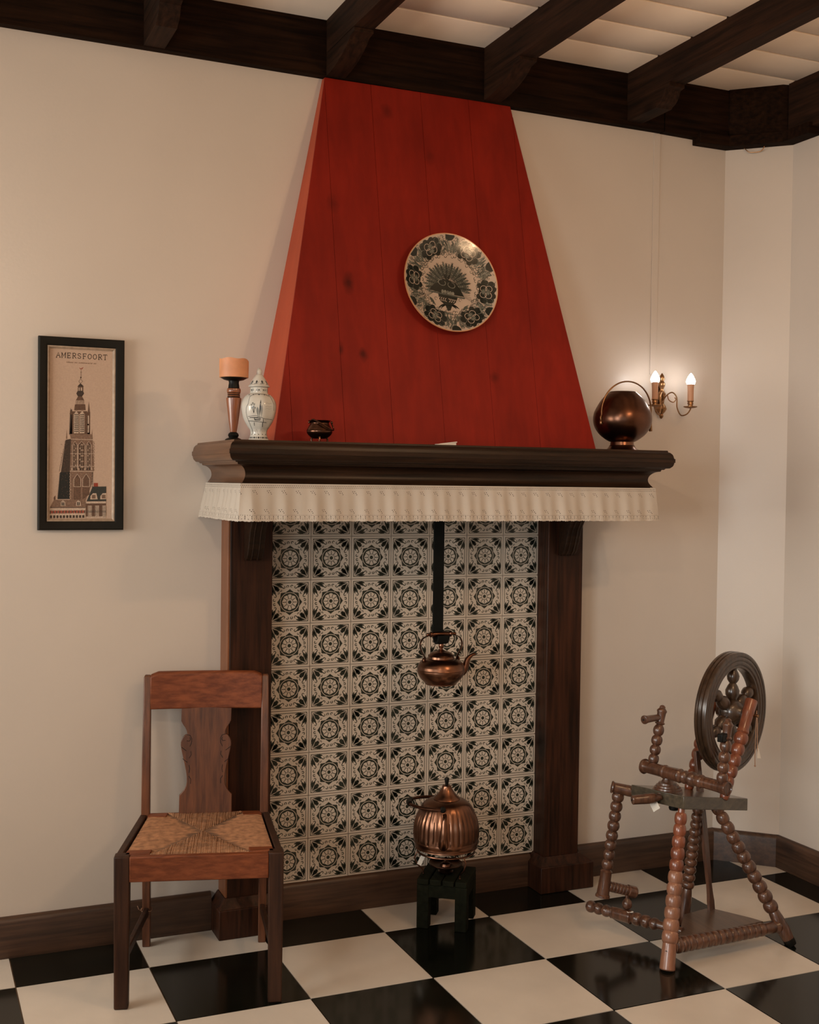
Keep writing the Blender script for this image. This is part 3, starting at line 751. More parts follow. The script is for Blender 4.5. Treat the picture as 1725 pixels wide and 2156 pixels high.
# ------------------------------------------------------------------ framed embroidery
pf = thing('framed_embroidery', 'tall black framed cross-stitch picture of a church tower hanging on the left wall', 'picture', (-.33, -.01, 1.655))
fx0, fx1, fz0, fz1 = -.462, -.196, 1.350, 1.961
def frame_ring(x0, x1, z0, z1, prof, name, mats, parent, per=None):
    mb = MB(); n = len(prof)
    for d, y in prof:
        mb.v += [(x0+d, y, z0+d), (x1-d, y, z0+d), (x1-d, y, z1-d), (x0+d, y, z1-d)]
    for i in range(n):
        j = (i+1) % n
        for k in range(4):
            k2 = (k+1) % 4; mb.f.append((i*4+k, i*4+k2, j*4+k2, j*4+k)); mb.m.append(per[k] if per else 0)
    return mb.obj(name, mats, parent)
frame_ring(fx0, fx1, fz0, fz1, [(0, -.002), (0, -.020), (.004, -.024), (.022, -.021), (.0285, -.016), (.0285, -.002)], 'frame', 'frame', pf)
ix0, ix1, iz0, iz1 = fx0+.0285, fx1-.0285, fz0+.0285, fz1-.0285
frame_ring(ix0, ix1, iz0, iz1, [(-.001, -.003), (-.001, -.0165), (.0025, -.0170), (.0075, -.011), (.0075, -.003)], 'slip', 'slip', pf)
canvas = Ink(); A_ = canvas
cxm = lambda x: ix0+.0075+(x-240)/(862-240)*((ix1-.0075)-(ix0+.0075))
czm = lambda x, y: iz1-.0075-(y-(225+(x-240)*.065))/((1963+(x-230)*.01)-(225+(x-240)*.065))*((iz1-.0075)-(iz0+.0075))
PD, PB, PM, PL, PK, PR, PF = range(7)     # dark, brown, mid, light, black, red, roof
def q4(a, mi, lay=0): A_.poly(a, mi, lay)
def rc(x0, y0, x1, y1, mi, lay=0): A_.poly([(x0, y0), (x1, y0), (x1, y1), (x0, y1)], mi, lay)
# big tower: three storeys
q4([(440, 1490), (345, 1490), (322, 1765), (440, 1765)], PK); q4([(440, 1485), (675, 1485), (665, 1600), (600, 1785), (440, 1790)], PM)
q4([(450, 1150), (398, 1160), (352, 1490), (440, 1490)], PD); q4([(448, 1150), (668, 1160), (682, 1485), (440, 1485)], PM)
q4([(440, 860), (432, 1105), (460, 1110), (460, 850)], PD); q4([(458, 870), (610, 870), (640, 1120), (440, 1120)], PB)
q4([(440, 1100), (660, 1105), (668, 1165), (448, 1155)], PM, 1)
for x in (408, 660): q4([(x-8, 1150), (x, 1050), (x+8, 1150)], PM)
for x in (448, 626): q4([(x-13, 900), (x, 770 if x > 500 else 835), (x+14, 900)], PB, 1)
rc(612, 880, 640, 1110, PB)
for x in (622,): rc(x-6, 915, x+6, 1000, PL, 2); rc(x-6, 1015, x+6, 1090, PL, 2)
# belfry windows with tracery
for xc in (502, 560):
    q4([(xc-26, 1095), (xc-26, 905), (xc, 862), (xc+24, 905), (xc+24, 1095)], PL, 2)
    for i in range(9):
        y = 900+i*21
        for dx in (-17, -3, 10): rc(xc+dx, y, xc+dx+9, y+13, PK, 3)
    A_.stroke([(xc-30, 905), (xc, 855), (xc+28, 905)], 6, PM, 4)
# middle storey
for xc, wd in ((490, 24), (556, 34), (628, 24)):
    q4([(xc-wd, 1455), (xc-wd, 1215), (xc, 1175), (xc+wd, 1215), (xc+wd, 1455)], PB, 1)
    A_.stroke([(xc-wd, 1455), (xc-wd, 1215), (xc, 1175), (xc+wd, 1215), (xc+wd, 1455)], 5, PL, 2)
    for i in range(13):
        y = 1205+i*19
        for dx in ((-12, 4) if wd < 30 else (-20, -6, 9)): rc(xc+dx, y, xc+dx+8, y+11, PK if (i+int(dx)) % 3 else PL, 3)
    for k in (-8, 8): A_.stroke([(xc+k, 1210), (xc+k, 1450)], 2, PL, 4)
for y in (1300, 1430): A_.stroke([(442, y), (680, y+3)], 4, PL, 3)
for i in range(10): rc(455+i*22, 1447, 465+i*22, 1472, PK if i % 3 else PL, 3)
A_.stroke([(440, 1480), (682, 1486)], 7, PL, 4); A_.stroke([(446, 1152), (670, 1162)], 6, PL, 4)
# low storey
for xc in (515, 603):
    q4([(xc-34, 1770), (xc-34, 1560), (xc, 1508), (xc+34, 1560), (xc+34, 1770 if xc < 550 else 1720)], PB, 1)
    A_.stroke([(xc-34, 1640), (xc-34, 1560), (xc, 1508), (xc+34, 1560), (xc+34, 1640)], 6, PL, 2)
    A_.stroke([(xc-32, 1638), (xc+32, 1640)], 6, PL, 3)
    for k in (-20, -7, 7, 20): A_.stroke([(xc+k, 1545), (xc+k, 1760 if xc < 550 else 1700)], 3, PM, 3)
for i in range(18): rc(438+(i % 2)*6, 1500+i*15, 446+(i % 2)*6, 1507+i*15, PL, 4); rc(665-(i % 3)*4, 1490+i*9, 674, 1494+i*9, PK, 4)
for i in range(30): x = 398-i*1.5-(i//8)*4; rc(x-8, 1170+i*10.5, x, 1176+i*10.5, PD, 1)
for i in range(30): rc(672+(i % 3)*3, 1180+i*10, 682+(i % 3)*3, 1185+i*10, PB, 1)
for i in range(24): x = 345-i*.9; rc(x-7, 1500+i*11, x, 1506+i*11, PK, 1)
for i in range(60):
    rc(*(lambda x, y: (x, y, x+7, y+4))(random.uniform(350, 430), random.uniform(1200, 1740)), PB, 2)
for i in range(120):
    rc(*(lambda x, y: (x, y, x+6, y+3))(random.uniform(448, 655), random.uniform(1160, 1700)), random.choice((PB, PD, PR)), 1)
# spire
q4([(480, 860), (487, 800), (590, 800), (596, 860)], PB); q4([(497, 800), (497, 755), (578, 755), (578, 800)], PM, 1)
for i in range(5): rc(503+i*15, 760, 509+i*15, 798, PL, 2)
q4([(497, 757), (520, 715), (556, 715), (578, 757)], PB, 1); q4([(500, 690), (512, 665), (566, 660), (578, 690), (560, 718), (516, 718)], PD, 1)
rc(516, 615, 570, 668, PB); rc(524, 630, 534, 662, PL, 2); rc(544, 630, 558, 662, PL, 2)
q4([(510, 618), (541, 585), (575, 618)], PD, 1); A_.stroke([(541, 588), (524, 568), (543, 540), (562, 568), (541, 588)], 4, PD, 1)
A_.stroke([(543, 540), (546, 510), (547, 450)], 4, PB, 1); A_.disc((545, 527), 8, PB, 1, 8); A_.stroke([(538, 475), (556, 475)], 3, PB, 1)
A_.stroke([(531, 428), (541, 442), (555, 442), (568, 424), (556, 432), (541, 440)], 5, PR, 1)
# houses
q4([(245, 1850), (285, 1770), (600, 1775), (598, 1850)], PM, 3); rc(245, 1858, 596, 1962, PL, 3)
for i in range(34): x = 246+i*10.3; q4([(x, 1880+(i*7 % 5)), (x+9, 1880), (x+9, 1912-(i*5 % 9)), (x, 1912)], PR if i % 3 else PD, 4)
for i in range(11): rc(246+i*32, 1930, 268+i*32, 1958, PD, 4)
for xc in (375, 528):
    q4([(xc-24, 1835), (xc-22, 1795), (xc-2, 1775), (xc+20, 1795), (xc+24, 1835)], PL, 4)
    rc(xc-14, 1797, xc-4, 1830, PK, 5); rc(xc+2, 1797, xc+12, 1830, PK, 5)
A_.stroke([(250, 1850), (596, 1853)], 6, PD, 4)
for i in range(28): rc(290+(i*37 % 290), 1778+(i*13 % 60), 305+(i*37 % 290), 1781+(i*13 % 60), PB, 4)
q4([(283, 1770), (283, 1745), (300, 1725), (302, 1770)], PB, 2)
q4([(608, 1790), (668, 1640), (806, 1640), (806, 1790)], PF, 5); rc(600, 1795, 804, 1960, PB, 5); rc(680, 1603, 722, 1640, PR, 4)
rc(602, 1795, 804, 1812, PL, 6); rc(602, 1945, 804, 1960, PL, 6)
for xc in (682, 782):
    q4([(xc-36, 1770), (xc-34, 1735), (xc-10, 1708), (xc+24, 1708), (xc+24 if xc > 700 else xc+38, 1770)], PL, 6); rc(xc-20, 1725, xc+16, 1762, PM, 7)
    for k in (-18, -2, 14): A_.stroke([(xc+k, 1725), (xc+k, 1762)], 3, PK, 8)
for xc in (642, 715, 788):
    rc(xc-20, 1835, xc+(20 if xc < 780 else 15), 1942, PL, 6)
    for k in (-14, 0, 14): A_.stroke([(xc+k, 1840), (xc+k, 1938)], 4, PK, 7)
for y in (1890, 1900): A_.stroke([(606, y), (804, y)], 3, PK, 8)
# lettering, built from stitched strokes
GL = {'A': [[(0, 10), (4, 0), (8, 10)], [(2, 6), (6, 6)], [(-1, 10), (1.6, 10)], [(6.4, 10), (9, 10)]],
      'M': [[(.8, 10), (.8, 0)], [(.8, 0), (4.5, 7.2), (8.2, 0)], [(8.2, 0), (8.2, 10)], [(0, 10), (2, 10)], [(7, 10), (9, 10)], [(-.5, 0), (1, 0)], [(8, 0), (9.5, 0)]],
      'E': [[(7.5, 2), (7.5, 0), (0, 0)], [(1.5, 0), (1.5, 10)], [(0, 10), (7.5, 10), (7.5, 8)], [(1.5, 5), (5.5, 5)], [(5.5, 3.8), (5.5, 6.2)]],
      'R': [[(0, 0), (5.5, 0), (7.2, 1.4), (7.2, 3.6), (5.5, 5), (1.5, 5)], [(1.5, 0), (1.5, 10)], [(0, 10), (3, 10)], [(4, 5), (7.5, 10), (9, 10)]],
      'S': [[(7, 2.5), (6, .6), (3.8, 0), (1.6, .6), (.8, 2.4), (1.6, 4), (6, 5.8), (7.2, 7.6), (6.2, 9.4), (4, 10), (1.6, 9.4), (.6, 7.5)]],
      'F': [[(7.5, 2), (7.5, 0), (0, 0)], [(1.5, 0), (1.5, 10)], [(0, 10), (3.2, 10)], [(1.5, 5), (5.5, 5)], [(5.5, 3.8), (5.5, 6.2)]],
      'O': [[(4, 0), (1.6, 1.2), (.4, 3.6), (.4, 6.4), (1.6, 8.8), (4, 10), (6.4, 8.8), (7.6, 6.4), (7.6, 3.6), (6.4, 1.2), (4, 0)]],
      'T': [[(0, 2), (0, 0), (8, 0), (8, 2)], [(4, 0), (4, 10)], [(2.4, 10), (5.6, 10)]]}
xx = 302
for c_ in 'AMERSFOORT':
    for st in GL[c_]:
        A_.stroke([(xx+a*4.6, 270+(xx-302)*.065+b*5.0) for a, b in st], 7.0, PD, 1)
    xx += 51.5 if c_ not in 'M' else 54
# the small faded second line, too fine to read: stitched marks only
xx = 402; random.seed(3)
while xx < 695:
    if not (465 < xx < 482 or 506 < xx < 520 or 652 < xx < 664):
        y0 = 362+(xx-400)*.065
        A_.stroke([(xx, y0+14), (xx+2, y0+random.uniform(0, 7)), (xx+6, y0+random.uniform(6, 14)), (xx+8, y0+random.uniform(0, 5))], 3.6, PM, 1)
    xx += 10
random.seed(7)
mb = MB().box((ix0+.0005, -.0085, iz0+.0005), (ix1-.0005, -.003, iz1-.0005))
A_.into(mb, lambda x, y, e: (cxm(x), -.0085-e, czm(x, y)), .00012, 1, rev=True)
mb.obj('embroidery', ['linen', 's_dark', 's_brown', 's_mid', 's_light', 's_black', 's_red', 's_roof'], pf)

# ------------------------------------------------------------------ decorated plate on the hood
pc = Vector((.879, 0, 2.197)); pn = Vector((0, -(Z1-Z0), .253)).normalized()   # outward normal of the hood face
pc.y = hy(2.197); pr = .177
pu = Vector((1, 0, 0)); pv = pn.cross(pu).normalized()
if pv.z < 0: pv = -pv
pz = lambda r: .030 if r > .99 else (.012+(.018)*((r-.60)/.39)**1.3 if r > .60 else (.009+.003*max(0, (r-.5)/.1)))
def PP(x, y, e=0): return pc+(pu*x+pv*y)*pr+pn*(pz(math.hypot(x, y))+.008+e)
pt = thing('delft_plate', 'large round blue-black painted plate with a feather fan basket, hung on the red hood', 'plate', pc)
mb = MB(); rad = [0.001, .2, .35, .5, .56, .6, .66, .72, .78, .84, .90, .95, .985]; sg = 72
for r in rad:
    for k in range(sg): a = 2*pi*k/sg; mb.v.append(tuple(PP(r*math.cos(a), r*math.sin(a))))
for r, h in ((1.0, .0385), (1.0, .0355), (.985, .034), (.84, .020), (.60, .010), (.56, .003), (.50, .003), (.48, .008), (.001, .010)):
    for k in range(sg): a = 2*pi*k/sg; mb.v.append(tuple(pc+(pu*math.cos(a)+pv*math.sin(a))*r*pr+pn*h))
nr = len(rad)+9
for i in range(nr-1):
    for k in range(sg): a, b = i*sg+k, i*sg+(k+1) % sg; mb.f.append((a, a+sg, b+sg, b)); mb.m.append(1 if len(rad)-1 <= i <= len(rad)+1 else (0 if i < len(rad) else 1))
K = Ink(); D, Gm, Gg, W_ = 0, 1, 2, 3
# grey wash of the rim (patchy) + fine scribble
def ring_poly(r0, r1, a0, a1, mi, lay, n=10): K.poly([(r0*math.cos(a0+(a1-a0)*i/n), r0*math.sin(a0+(a1-a0)*i/n)) for i in range(n+1)]+[(r1*math.cos(a1+(a0-a1)*i/n), r1*math.sin(a1+(a0-a1)*i/n)) for i in range(n+1)], mi, lay)
for i in range(6):
    a = math.radians(88+60*i)
    for j in range(44):      # wing-like grey sprays between the cartouches
        b = a+random.uniform(-.30, .30); r0 = random.uniform(.60, .80); K.leaf((r0*math.cos(b), r0*math.sin(b)), ((r0+.16)*math.cos(b+random.uniform(-.12, .12)), (r0+.16)*math.sin(b+random.uniform(-.12, .12))), .035, Gg if j % 3 else Gm, 1, random.uniform(-.2, .2), 5)
for j in range(760):
    a = random.uniform(0, 2*pi); r = random.uniform(.60, .95); c = (r*math.cos(a), r*math.sin(a)); q = random.uniform(0, 6)
    K.arc(c, random.uniform(.015, .04), q, q+random.uniform(2, 4.5), .008, Gm if j % 3 else D, 2, 6)
for i in range(72):
    a = 2*pi*i/72; r = .60+.035*math.sin(i*1.9); c = (r*math.cos(a), r*math.sin(a)); K.arc(c, .026, a+1.5, a+5, .010, D if i % 2 else Gm, 2, 6)
for i, dg in enumerate((119, 56, -9, -58, -119, 176)):
    a = math.radians(dg); er = (math.cos(a), math.sin(a)); et = (-er[1], er[0])
    def X(t, r): return (er[0]*r+et[0]*t, er[1]*r+et[1]*t)
    for t, r, q in ((-.16, .86, .074), (.16, .86, .074), (-.18, .73, .072), (.18, .73, .072), (-.07, .90, .066), (.07, .90, .066), (-.11, .64, .058), (.11, .64, .058), (0, .78, .16)):
        K.disc(X(t, r), q, D, 3, 12)
    for t, r in ((-.068, .82), (.068, .82), (-.062, .72), (.062, .72)):
        K.disc(X(t, r), .066, D, 4, 14); K.arc(X(t, r), .064, 0, 2*pi, .010, W_, 5, 14)
    for r in (.81, .72):
        K.disc(X(0, r), .062, Gm, 6, 14, .040, a+pi/2); K.disc(X(0, r+.012), .045, Gg, 7, 12, .012, a+pi/2); K.disc(X(0, r-.014), .045, Gg, 7, 12, .010, a+pi/2)
    for t, r in ((-.18, .86), (.18, .86), (-.19, .75), (.19, .75)): K.arc(X(t, r), .052, a-1, a+2, .006, Gg, 5, 6)
for dg in (88, 144, 24, -34, -88, -153):
    a = math.radians(dg); er = (math.cos(a), math.sin(a)); et = (-er[1], er[0])
    pts = [(er[0]*(.97-.105*math.sin(pi*k/10))+et[0]*.10*math.cos(pi*k/10), er[1]*(.97-.105*math.sin(pi*k/10))+et[1]*.10*math.cos(pi*k/10)) for k in range(11)]
    K.poly(pts, D, 4)
    for k in range(13):
        K.disc((er[0]*(.97-.125*math.sin(pi*k/12))+et[0]*.122*math.cos(pi*k/12), er[1]*(.97-.125*math.sin(pi*k/12))+et[1]*.122*math.cos(pi*k/12)), .008, W_, 5, 5)
# feather fan
for i in range(27):
    a = math.radians(-12+204*i/26); r = .50+.03*math.sin(i*2.4); c = (-.04, -.05)
    e_ = (c[0]+r*math.cos(a), c[1]+r*math.sin(a)*.98)
    K.leaf((c[0]+.12*math.cos(a), c[1]+.12*math.sin(a)), e_, .062, Gm if i % 2 else Gg, 2, 0, 6)
    K.stroke([c, e_], .009, D, 3, .006)
    for k in range(7):
        t = .35+.09*k; m_ = (c[0]+r*t*math.cos(a), c[1]+r*t*math.sin(a)); 
        for s_ in (-1, 1): K.stroke([m_, (m_[0]+.045*math.cos(a+s_*.7), m_[1]+.045*math.sin(a+s_*.7))], .005, D, 3)
K.poly([(-.44, -.14), (-.34, -.02), (-.20, .03), (-.06, .10), (.12, .03), (.22, -.08), (.30, -.24), (.10, -.22), (-.20, -.19)], D, 4)
for c in ((-.16, .02), (.04, -.02)): K.disc(c, .085, Gg, 5, 16, .062, -.3); K.disc(c, .070, D, 6, 16, .050, -.3)
for a in (60, 125, 190, 320): K.leaf((-.04, .06), (-.04+.12*math.cos(math.radians(a)), .10+.11*math.sin(math.radians(a))), .05, D, 7)
K.stroke([(-.06, .10), (-.055, .26)], .012, D, 6)
for k in range(5): K.disc((-.16+.055*k, -.16-.008*k), .030, Gg, 6, 8, .042)
K.stroke([(-.46, -.17), (.31, -.27)], .028, Gm, 7)
K.poly([(-.26, -.20), (.16, -.25), (.12, -.36), (.02, -.44), (-.12, -.44), (-.24, -.34)], D, 5)
for k in range(9): K.arc((-.215+.043*k, -.31-.006*k), .034, 1.7, 4.6 if k < 4 else -1.4, .010, W_, 6, 6)
K.poly([(-.12, -.43), (.03, -.43), (-.02, -.54), (-.08, -.55)], D, 5)
for s_ in (-1, 1):
    for k in range(4): K.leaf((-.05, -.42), (-.05+s_*(.14+.03*k), -.47-.03*(k % 2)), .028, D, 4, s_*.1)
    for k in range(5): K.stroke([(-.05+s_*.24, -.17-.02*s_*k*.3), (-.05+s_*(.46+.02*k), -.16-.045*k)], .007, Gm, 3)
    K.arc((-.05+s_*.26, -.31), .03, 0, 5, .009, Gm, 3, 8)
K.leaf((-.32, -.46), (-.45, -.29), .06, Gm, 3); K.leaf((.22, -.54), (.36, -.42), .06, Gm, 3); K.leaf((-.18, -.60), (.02, -.62), .03, Gm, 3)
K.sub(.09)
K.into(mb, lambda x, y, e: PP(x, y, e), .00012, 2)
mb.obj('plate', ['plate', 'plrim', 'pl_d', 'pl_m', 'plateg', 'plate'], pt)

# ------------------------------------------------------------------ things on the shelf (top z = 1.637)
ZS = 1.637
def lathed(name, prof, c, mats, parent, seg=32, mis=None, **k):
    return MB().lathe(prof, c, seg=seg, mis=mis, **k).obj(name, mats, parent)
c = Vector((.084, -.33, ZS))
cs = thing('candlestick', 'turned wooden candlestick with black rings at the left end of the mantel shelf', 'candlestick', c)
lathed('base', [(0, .024), (.003, .026), (.0065, .022), (.010, .0135), (.0165, .0168), (.022, .015), (.0265, .010)], c, 'black', cs)
lathed('stem', [(.0265, .0098), (.030, .0105), (.060, .0150), (.100, .0200), (.126, .0232), (.131, .0232), (.133, .0190)], c, 'cstick', cs)
p_ = [(.133, .019), (.136, .0198), (.139, .0185), (.142, .0198), (.145, .0185), (.147, .0205), (.154, .0217), (.160, .0205), (.162, .0175), (.170, .0165), (.178, .0152), (.184, .0165), (.187, .030), (.1935, .0415), (.196, .0420), (.196, .038), (.193, .01)]
lathed('collar', p_, c, ['black', 'cstick'], cs, mis=[0, 1, 0, 1, 0, 1, 1, 0, 0, 0, 0, 0, 0, 0, 0, 0])
mb = MB(); sg = 40; o_ = 0
for h, r in ((.1935, .0430), (.1945, .0445), (.215, .0448), (.235, .0452), (.251, .0450), (.250, .0400), (.243, .036), (.241, .001)):
    for k in range(sg):
        a = 2*pi*k/sg; drop = -.006*max(0, math.cos(a-.3))*(h > .23)+.0018*math.sin(5*a)*(h > .23)
        mb.v.append((c.x+r*math.cos(a), c.y+r*math.sin(a), c.z+h+drop))
for i in range(7):
    for k in range(sg): a, b = i*sg+k, i*sg+(k+1) % sg; mb.f.append((a, b, b+sg, a+sg))
mb.f += [tuple(range(sg))[::-1], tuple(7*sg+k for k in range(sg))]; mb.m = [0]*len(mb.f)
cd = thing('candle', 'wide burnt down peach coloured pillar candle standing on the turned candlestick', 'candle', c+Vector((0, 0, .1945)))
mb.obj('wax', 'wax', cd)
MB().tube([c+Vector((.002, 0, .240)), c+Vector((.001, .001, .248)), c+Vector((-.003, 0, .253))], .001, 6).obj('wick', 'black', cd)

# covered vase
c = Vector((.157, -.355, ZS))
va = thing('covered_vase', 'white baluster vase with lid painted with a dark sailing ship, beside the candlestick', 'vase', c)
bp = sprof([(0, .029), (.004, .031), (.012, .0275), (.022, .0252), (.034, .027), (.045, .0345), (.067, .0465), (.090, .0525), (.108, .0540), (.124, .0505), (.138, .0415), (.146, .029)], 5)+[(.148, .0272), (.164, .0272), (.165, .029)]
def vr(h):
    for (h0, r0), (h1, r1) in zip(bp, bp[1:]):
        if h0 <= h <= h1: return r0+(r1-r0)*(h-h0)/(h1-h0+1e-9)
    return .0272
lobe = lambda h, a: .018*math.cos(8*a)*(.02 < h < .15)
mb = MB().lathe(bp, c, seg=64, rib=lobe)
V = Ink()
# coordinates: x = arc metres around facing direction, y = height
th0 = math.atan2(-3.54, -1.01)+.0
def VM(x, y, e):
    r = vr(max(0, min(.165, y))); a = th0+x/max(r, .02)
    rr = r*(1+lobe(y, a))+e; return (c.x+rr*math.cos(a), c.y+rr*math.sin(a), c.z+y)
px = lambda X, Y: ((X-645)/3067*1.05, (905-Y)/3067)
def vs_(pts, w=.0009, mi=0): V.stroke([px(*p) for p in pts], w*1.35, mi)
vs_([(545, 560), (520, 600), (515, 640), (530, 690), (555, 740), (580, 800), (590, 840)], .0013); vs_([(545, 560), (560, 490), (620, 465), (700, 470), (760, 490), (800, 560), (800, 620)], .0011)
vs_([(540, 680), (620, 672), (700, 700), (790, 705)]); vs_([(540, 720), (620, 725), (720, 735)], .0011); vs_([(560, 690), (640, 690)], .0016)
V.leaf(px(650, 700), px(662, 520), .0045, 0); V.leaf(px(640, 690), px(632, 590), .008, 1); V.leaf(px(668, 690), px(672, 570), .005, 1)
vs_([(605, 700), (610, 690), (660, 695), (655, 712), (610, 712), (605, 700)], .0016); 
for X in (615, 628, 642, 655): vs_([(X, 700), (X, 715)], .0016)
for X, Y in ((578, 570), (590, 556), (604, 566), (595, 590), (612, 600), (585, 600)): V.disc(px(X, Y), .0028, 1, 0, 7); vs_([(X, Y), (600, 650)], .0006)
vs_([(605, 735), (607, 765)], .0012); vs_([(680, 735), (678, 775)], .0016); vs_([(685, 700), (685, 735)], .0012)
for Y in (560, 590, 610): vs_([(700, Y), (720, Y-8), (745, Y-2), (770, Y-8)], .0005, 1)
for k in range(26):      # foot and collar borders, all round
    a = -pi+2*pi*k/26
    for h, w_ in ((.010, .0030), (.156, .0026)): V.disc((a*vr(h), h), w_, 0 if k % 2 else 1, 0, 8)
    if k % 2: V.disc((a*vr(.024), .020), .0018, 0, 0, 6); V.disc((a*vr(.142), .141), .0022, 0, 0, 6)
for k in range(13):
    a = -pi+2*pi*k/13
    V.stroke([(a*.03-.004, .0275), (a*.03, .036), (a*.03+.004, .0275)], .0008, 1); V.stroke([(a*.0272-.004, .150), (a*.0272, .163), (a*.0272+.004, .150)], .0009, 0)
V.sub(.006); V.into(mb, VM, .00015, 1)
mb.obj('body', ['porc', 'pink', 'pinkg'], va)
lp = [(.1655, .027), (.1665, .0325), (.169, .0330), (.1705, .0315)]+sprof([(.172, .030), (.184, .0235), (.196, .0160), (.203, .0115), (.206, .0075), (.211, .0088), (.217, .0085), (.222, .0055), (.226, .001)], 3)
mb = MB().lathe(lp, c, seg=48); V = Ink()
def lr(h):
    for (h0, r0), (h1, r1) in zip(lp, lp[1:]):
        if h0 <= h <= h1: return r0+(r1-r0)*(h-h0)/(h1-h0+1e-9)
    return .01
for k in range(9):
    a = -pi+2*pi*k/9; V.leaf((a*.028, .174), (a*.026+.0015, .186), .006, 0); V.stroke([(a*.028-.007, .1745), (a*.028+.007, .176)], .0014, 0); V.disc((a*.026+.005, .180), .0018, 1, 0, 6)
V.disc((.001, .2225), .0022, 0, 0, 8)
V.sub(.005)
def LM(x, y, e): r = lr(y); a = th0+x/max(.02, .028); return (c.x+(r+e)*math.cos(a), c.y+(r+e)*math.sin(a), c.z+y)
V.into(mb, LM, .0002, 1); mb.obj('lid', ['porc', 'pink', 'pinkg'], va)

# small copper pot with three feet
c = Vector((.345, -.385, ZS))
pot = thing('copper_pot', 'tiny three footed copper cauldron with drooping bail handle in front of the red hood', 'pot', c)
pp = sprof([(.012, .020), (.017, .029), (.027, .0385), (.037, .0405), (.048, .0350), (.057, .0300), (.062, .0305), (.068, .0360)], 5)
lathed('body', pp+[(.0685, .0345), (.061, .0285), (.048, .032), (.03, .036), (.018, .02)], c, 'copperd', pot)
MB().lathe([(.0355, .0405), (.037, .0415), (.0385, .0405)], c, seg=32).obj('rim_band', 'copperd', pot)
for k in range(3):
    a = -1.9+k*2*pi/3; d = Vector((math.cos(a), math.sin(a), 0))
    MB().tube([c+d*.024+Vector((0, 0, .018)), c+d*.030+Vector((0, 0, .009)), c+d*.028+Vector((0, 0, .0015))], [.004, .0028, .0032], 8).obj('foot', 'copperd', pot)
for s_ in (-1, 1): MB().ball(c+Vector((s_*.033, -.012*s_-.008, .062)), .0042, 0, 10).obj('ear', 'copperd', pot)
MB().tube(spline([c+Vector((-.033, -.005, .064)), c+Vector((-.028, -.022, .070)), c+Vector((-.012, -.036, .060)), c+Vector((.012, -.042, .046)), c+Vector((.034, -.030, .038)), c+Vector((.041, -.014, .044)), c+Vector((.034, -.016, .060))], 6), .0022, 8).obj('handle', 'copperd', pot)

# little folded slip of paper
sl = MB().hexa([(.722, -.425, ZS), (.792, -.418, ZS), (.795, -.435, ZS), (.725, -.442, ZS)][::-1], [(.724, -.426, ZS+.003), (.793, -.419, ZS+.009), (.796, -.434, ZS+.008), (.727, -.441, ZS+.003)][::-1])
sl.hexa([(.738, -.430, ZS+.0035), (.797, -.424, ZS+.0095), (.798, -.436, ZS+.0095), (.738, -.440, ZS+.0035)][::-1], [(.738, -.430, ZS+.005), (.797, -.424, ZS+.0125), (.798, -.436, ZS+.0125), (.738, -.440, ZS+.005)][::-1])
tag(sl.obj('paper_slip', 'paper', None), 'small folded white paper slip lying on the middle of the mantel shelf', 'paper')

# copper coal bucket
c = Vector((1.535, -.275, ZS))
bk = thing('copper_bucket', 'round copper coal bucket on a flared foot with hoop handle, right end of the shelf', 'bucket', c)
lathed('foot', [(0, .058), (.004, .060), (.010, .052), (.018, .0455), (.020, .0465), (.022, .043), (.033, .0415), (.040, .046)], c, 'copper', bk, 48)
bpf = sprof([(.034, .044), (.045, .063), (.063, .084), (.088, .100), (.113, .1055), (.140, .1020), (.167, .0885), (.1865, .0760), (.2024, .061), (.2120, .049)], 6)
tilt = Matrix.Rotation(math.radians(-6), 4, 'Y')
mb = MB().lathe(bpf+[(.2145, .048), (.2145, .045), (.205, .051), (.19, .066), (.16, .085), (.11, .100), (.07, .084), (.05, .05)], (0, 0, 0), seg=56)
mb.v = [tuple(c+Vector(v)) for v in mb.v]
mb.obj('body', 'copperd', bk)
hd_ = []
for k in range(25):
    a = pi*k/24; hd_.append(c+Vector((-.1055*math.cos(a)+.003, -.020-.010*math.sin(a), .138+.112*math.sin(a)**.95)))
MB().tube([c+Vector((-.100, -.020, .095))]+hd_+[c+Vector((.112, -.020, .075))], .0034, 8, flat=.8).obj('handle', 'brass', bk)
for p_ in ((-.1045, -.020, .100), (.1055, -.020, .083)):
    MB().ball(c+Vector(p_), .0065, 0, 10, (.7, 1, 1.5)).tube([c+Vector(p_)+Vector((0, -.003, .008)), c+Vector(p_)+Vector((-.003, -.004, .018)), c+Vector(p_)+Vector((0, -.003, .026))], .0025, 6).obj('ear', 'brass', bk)

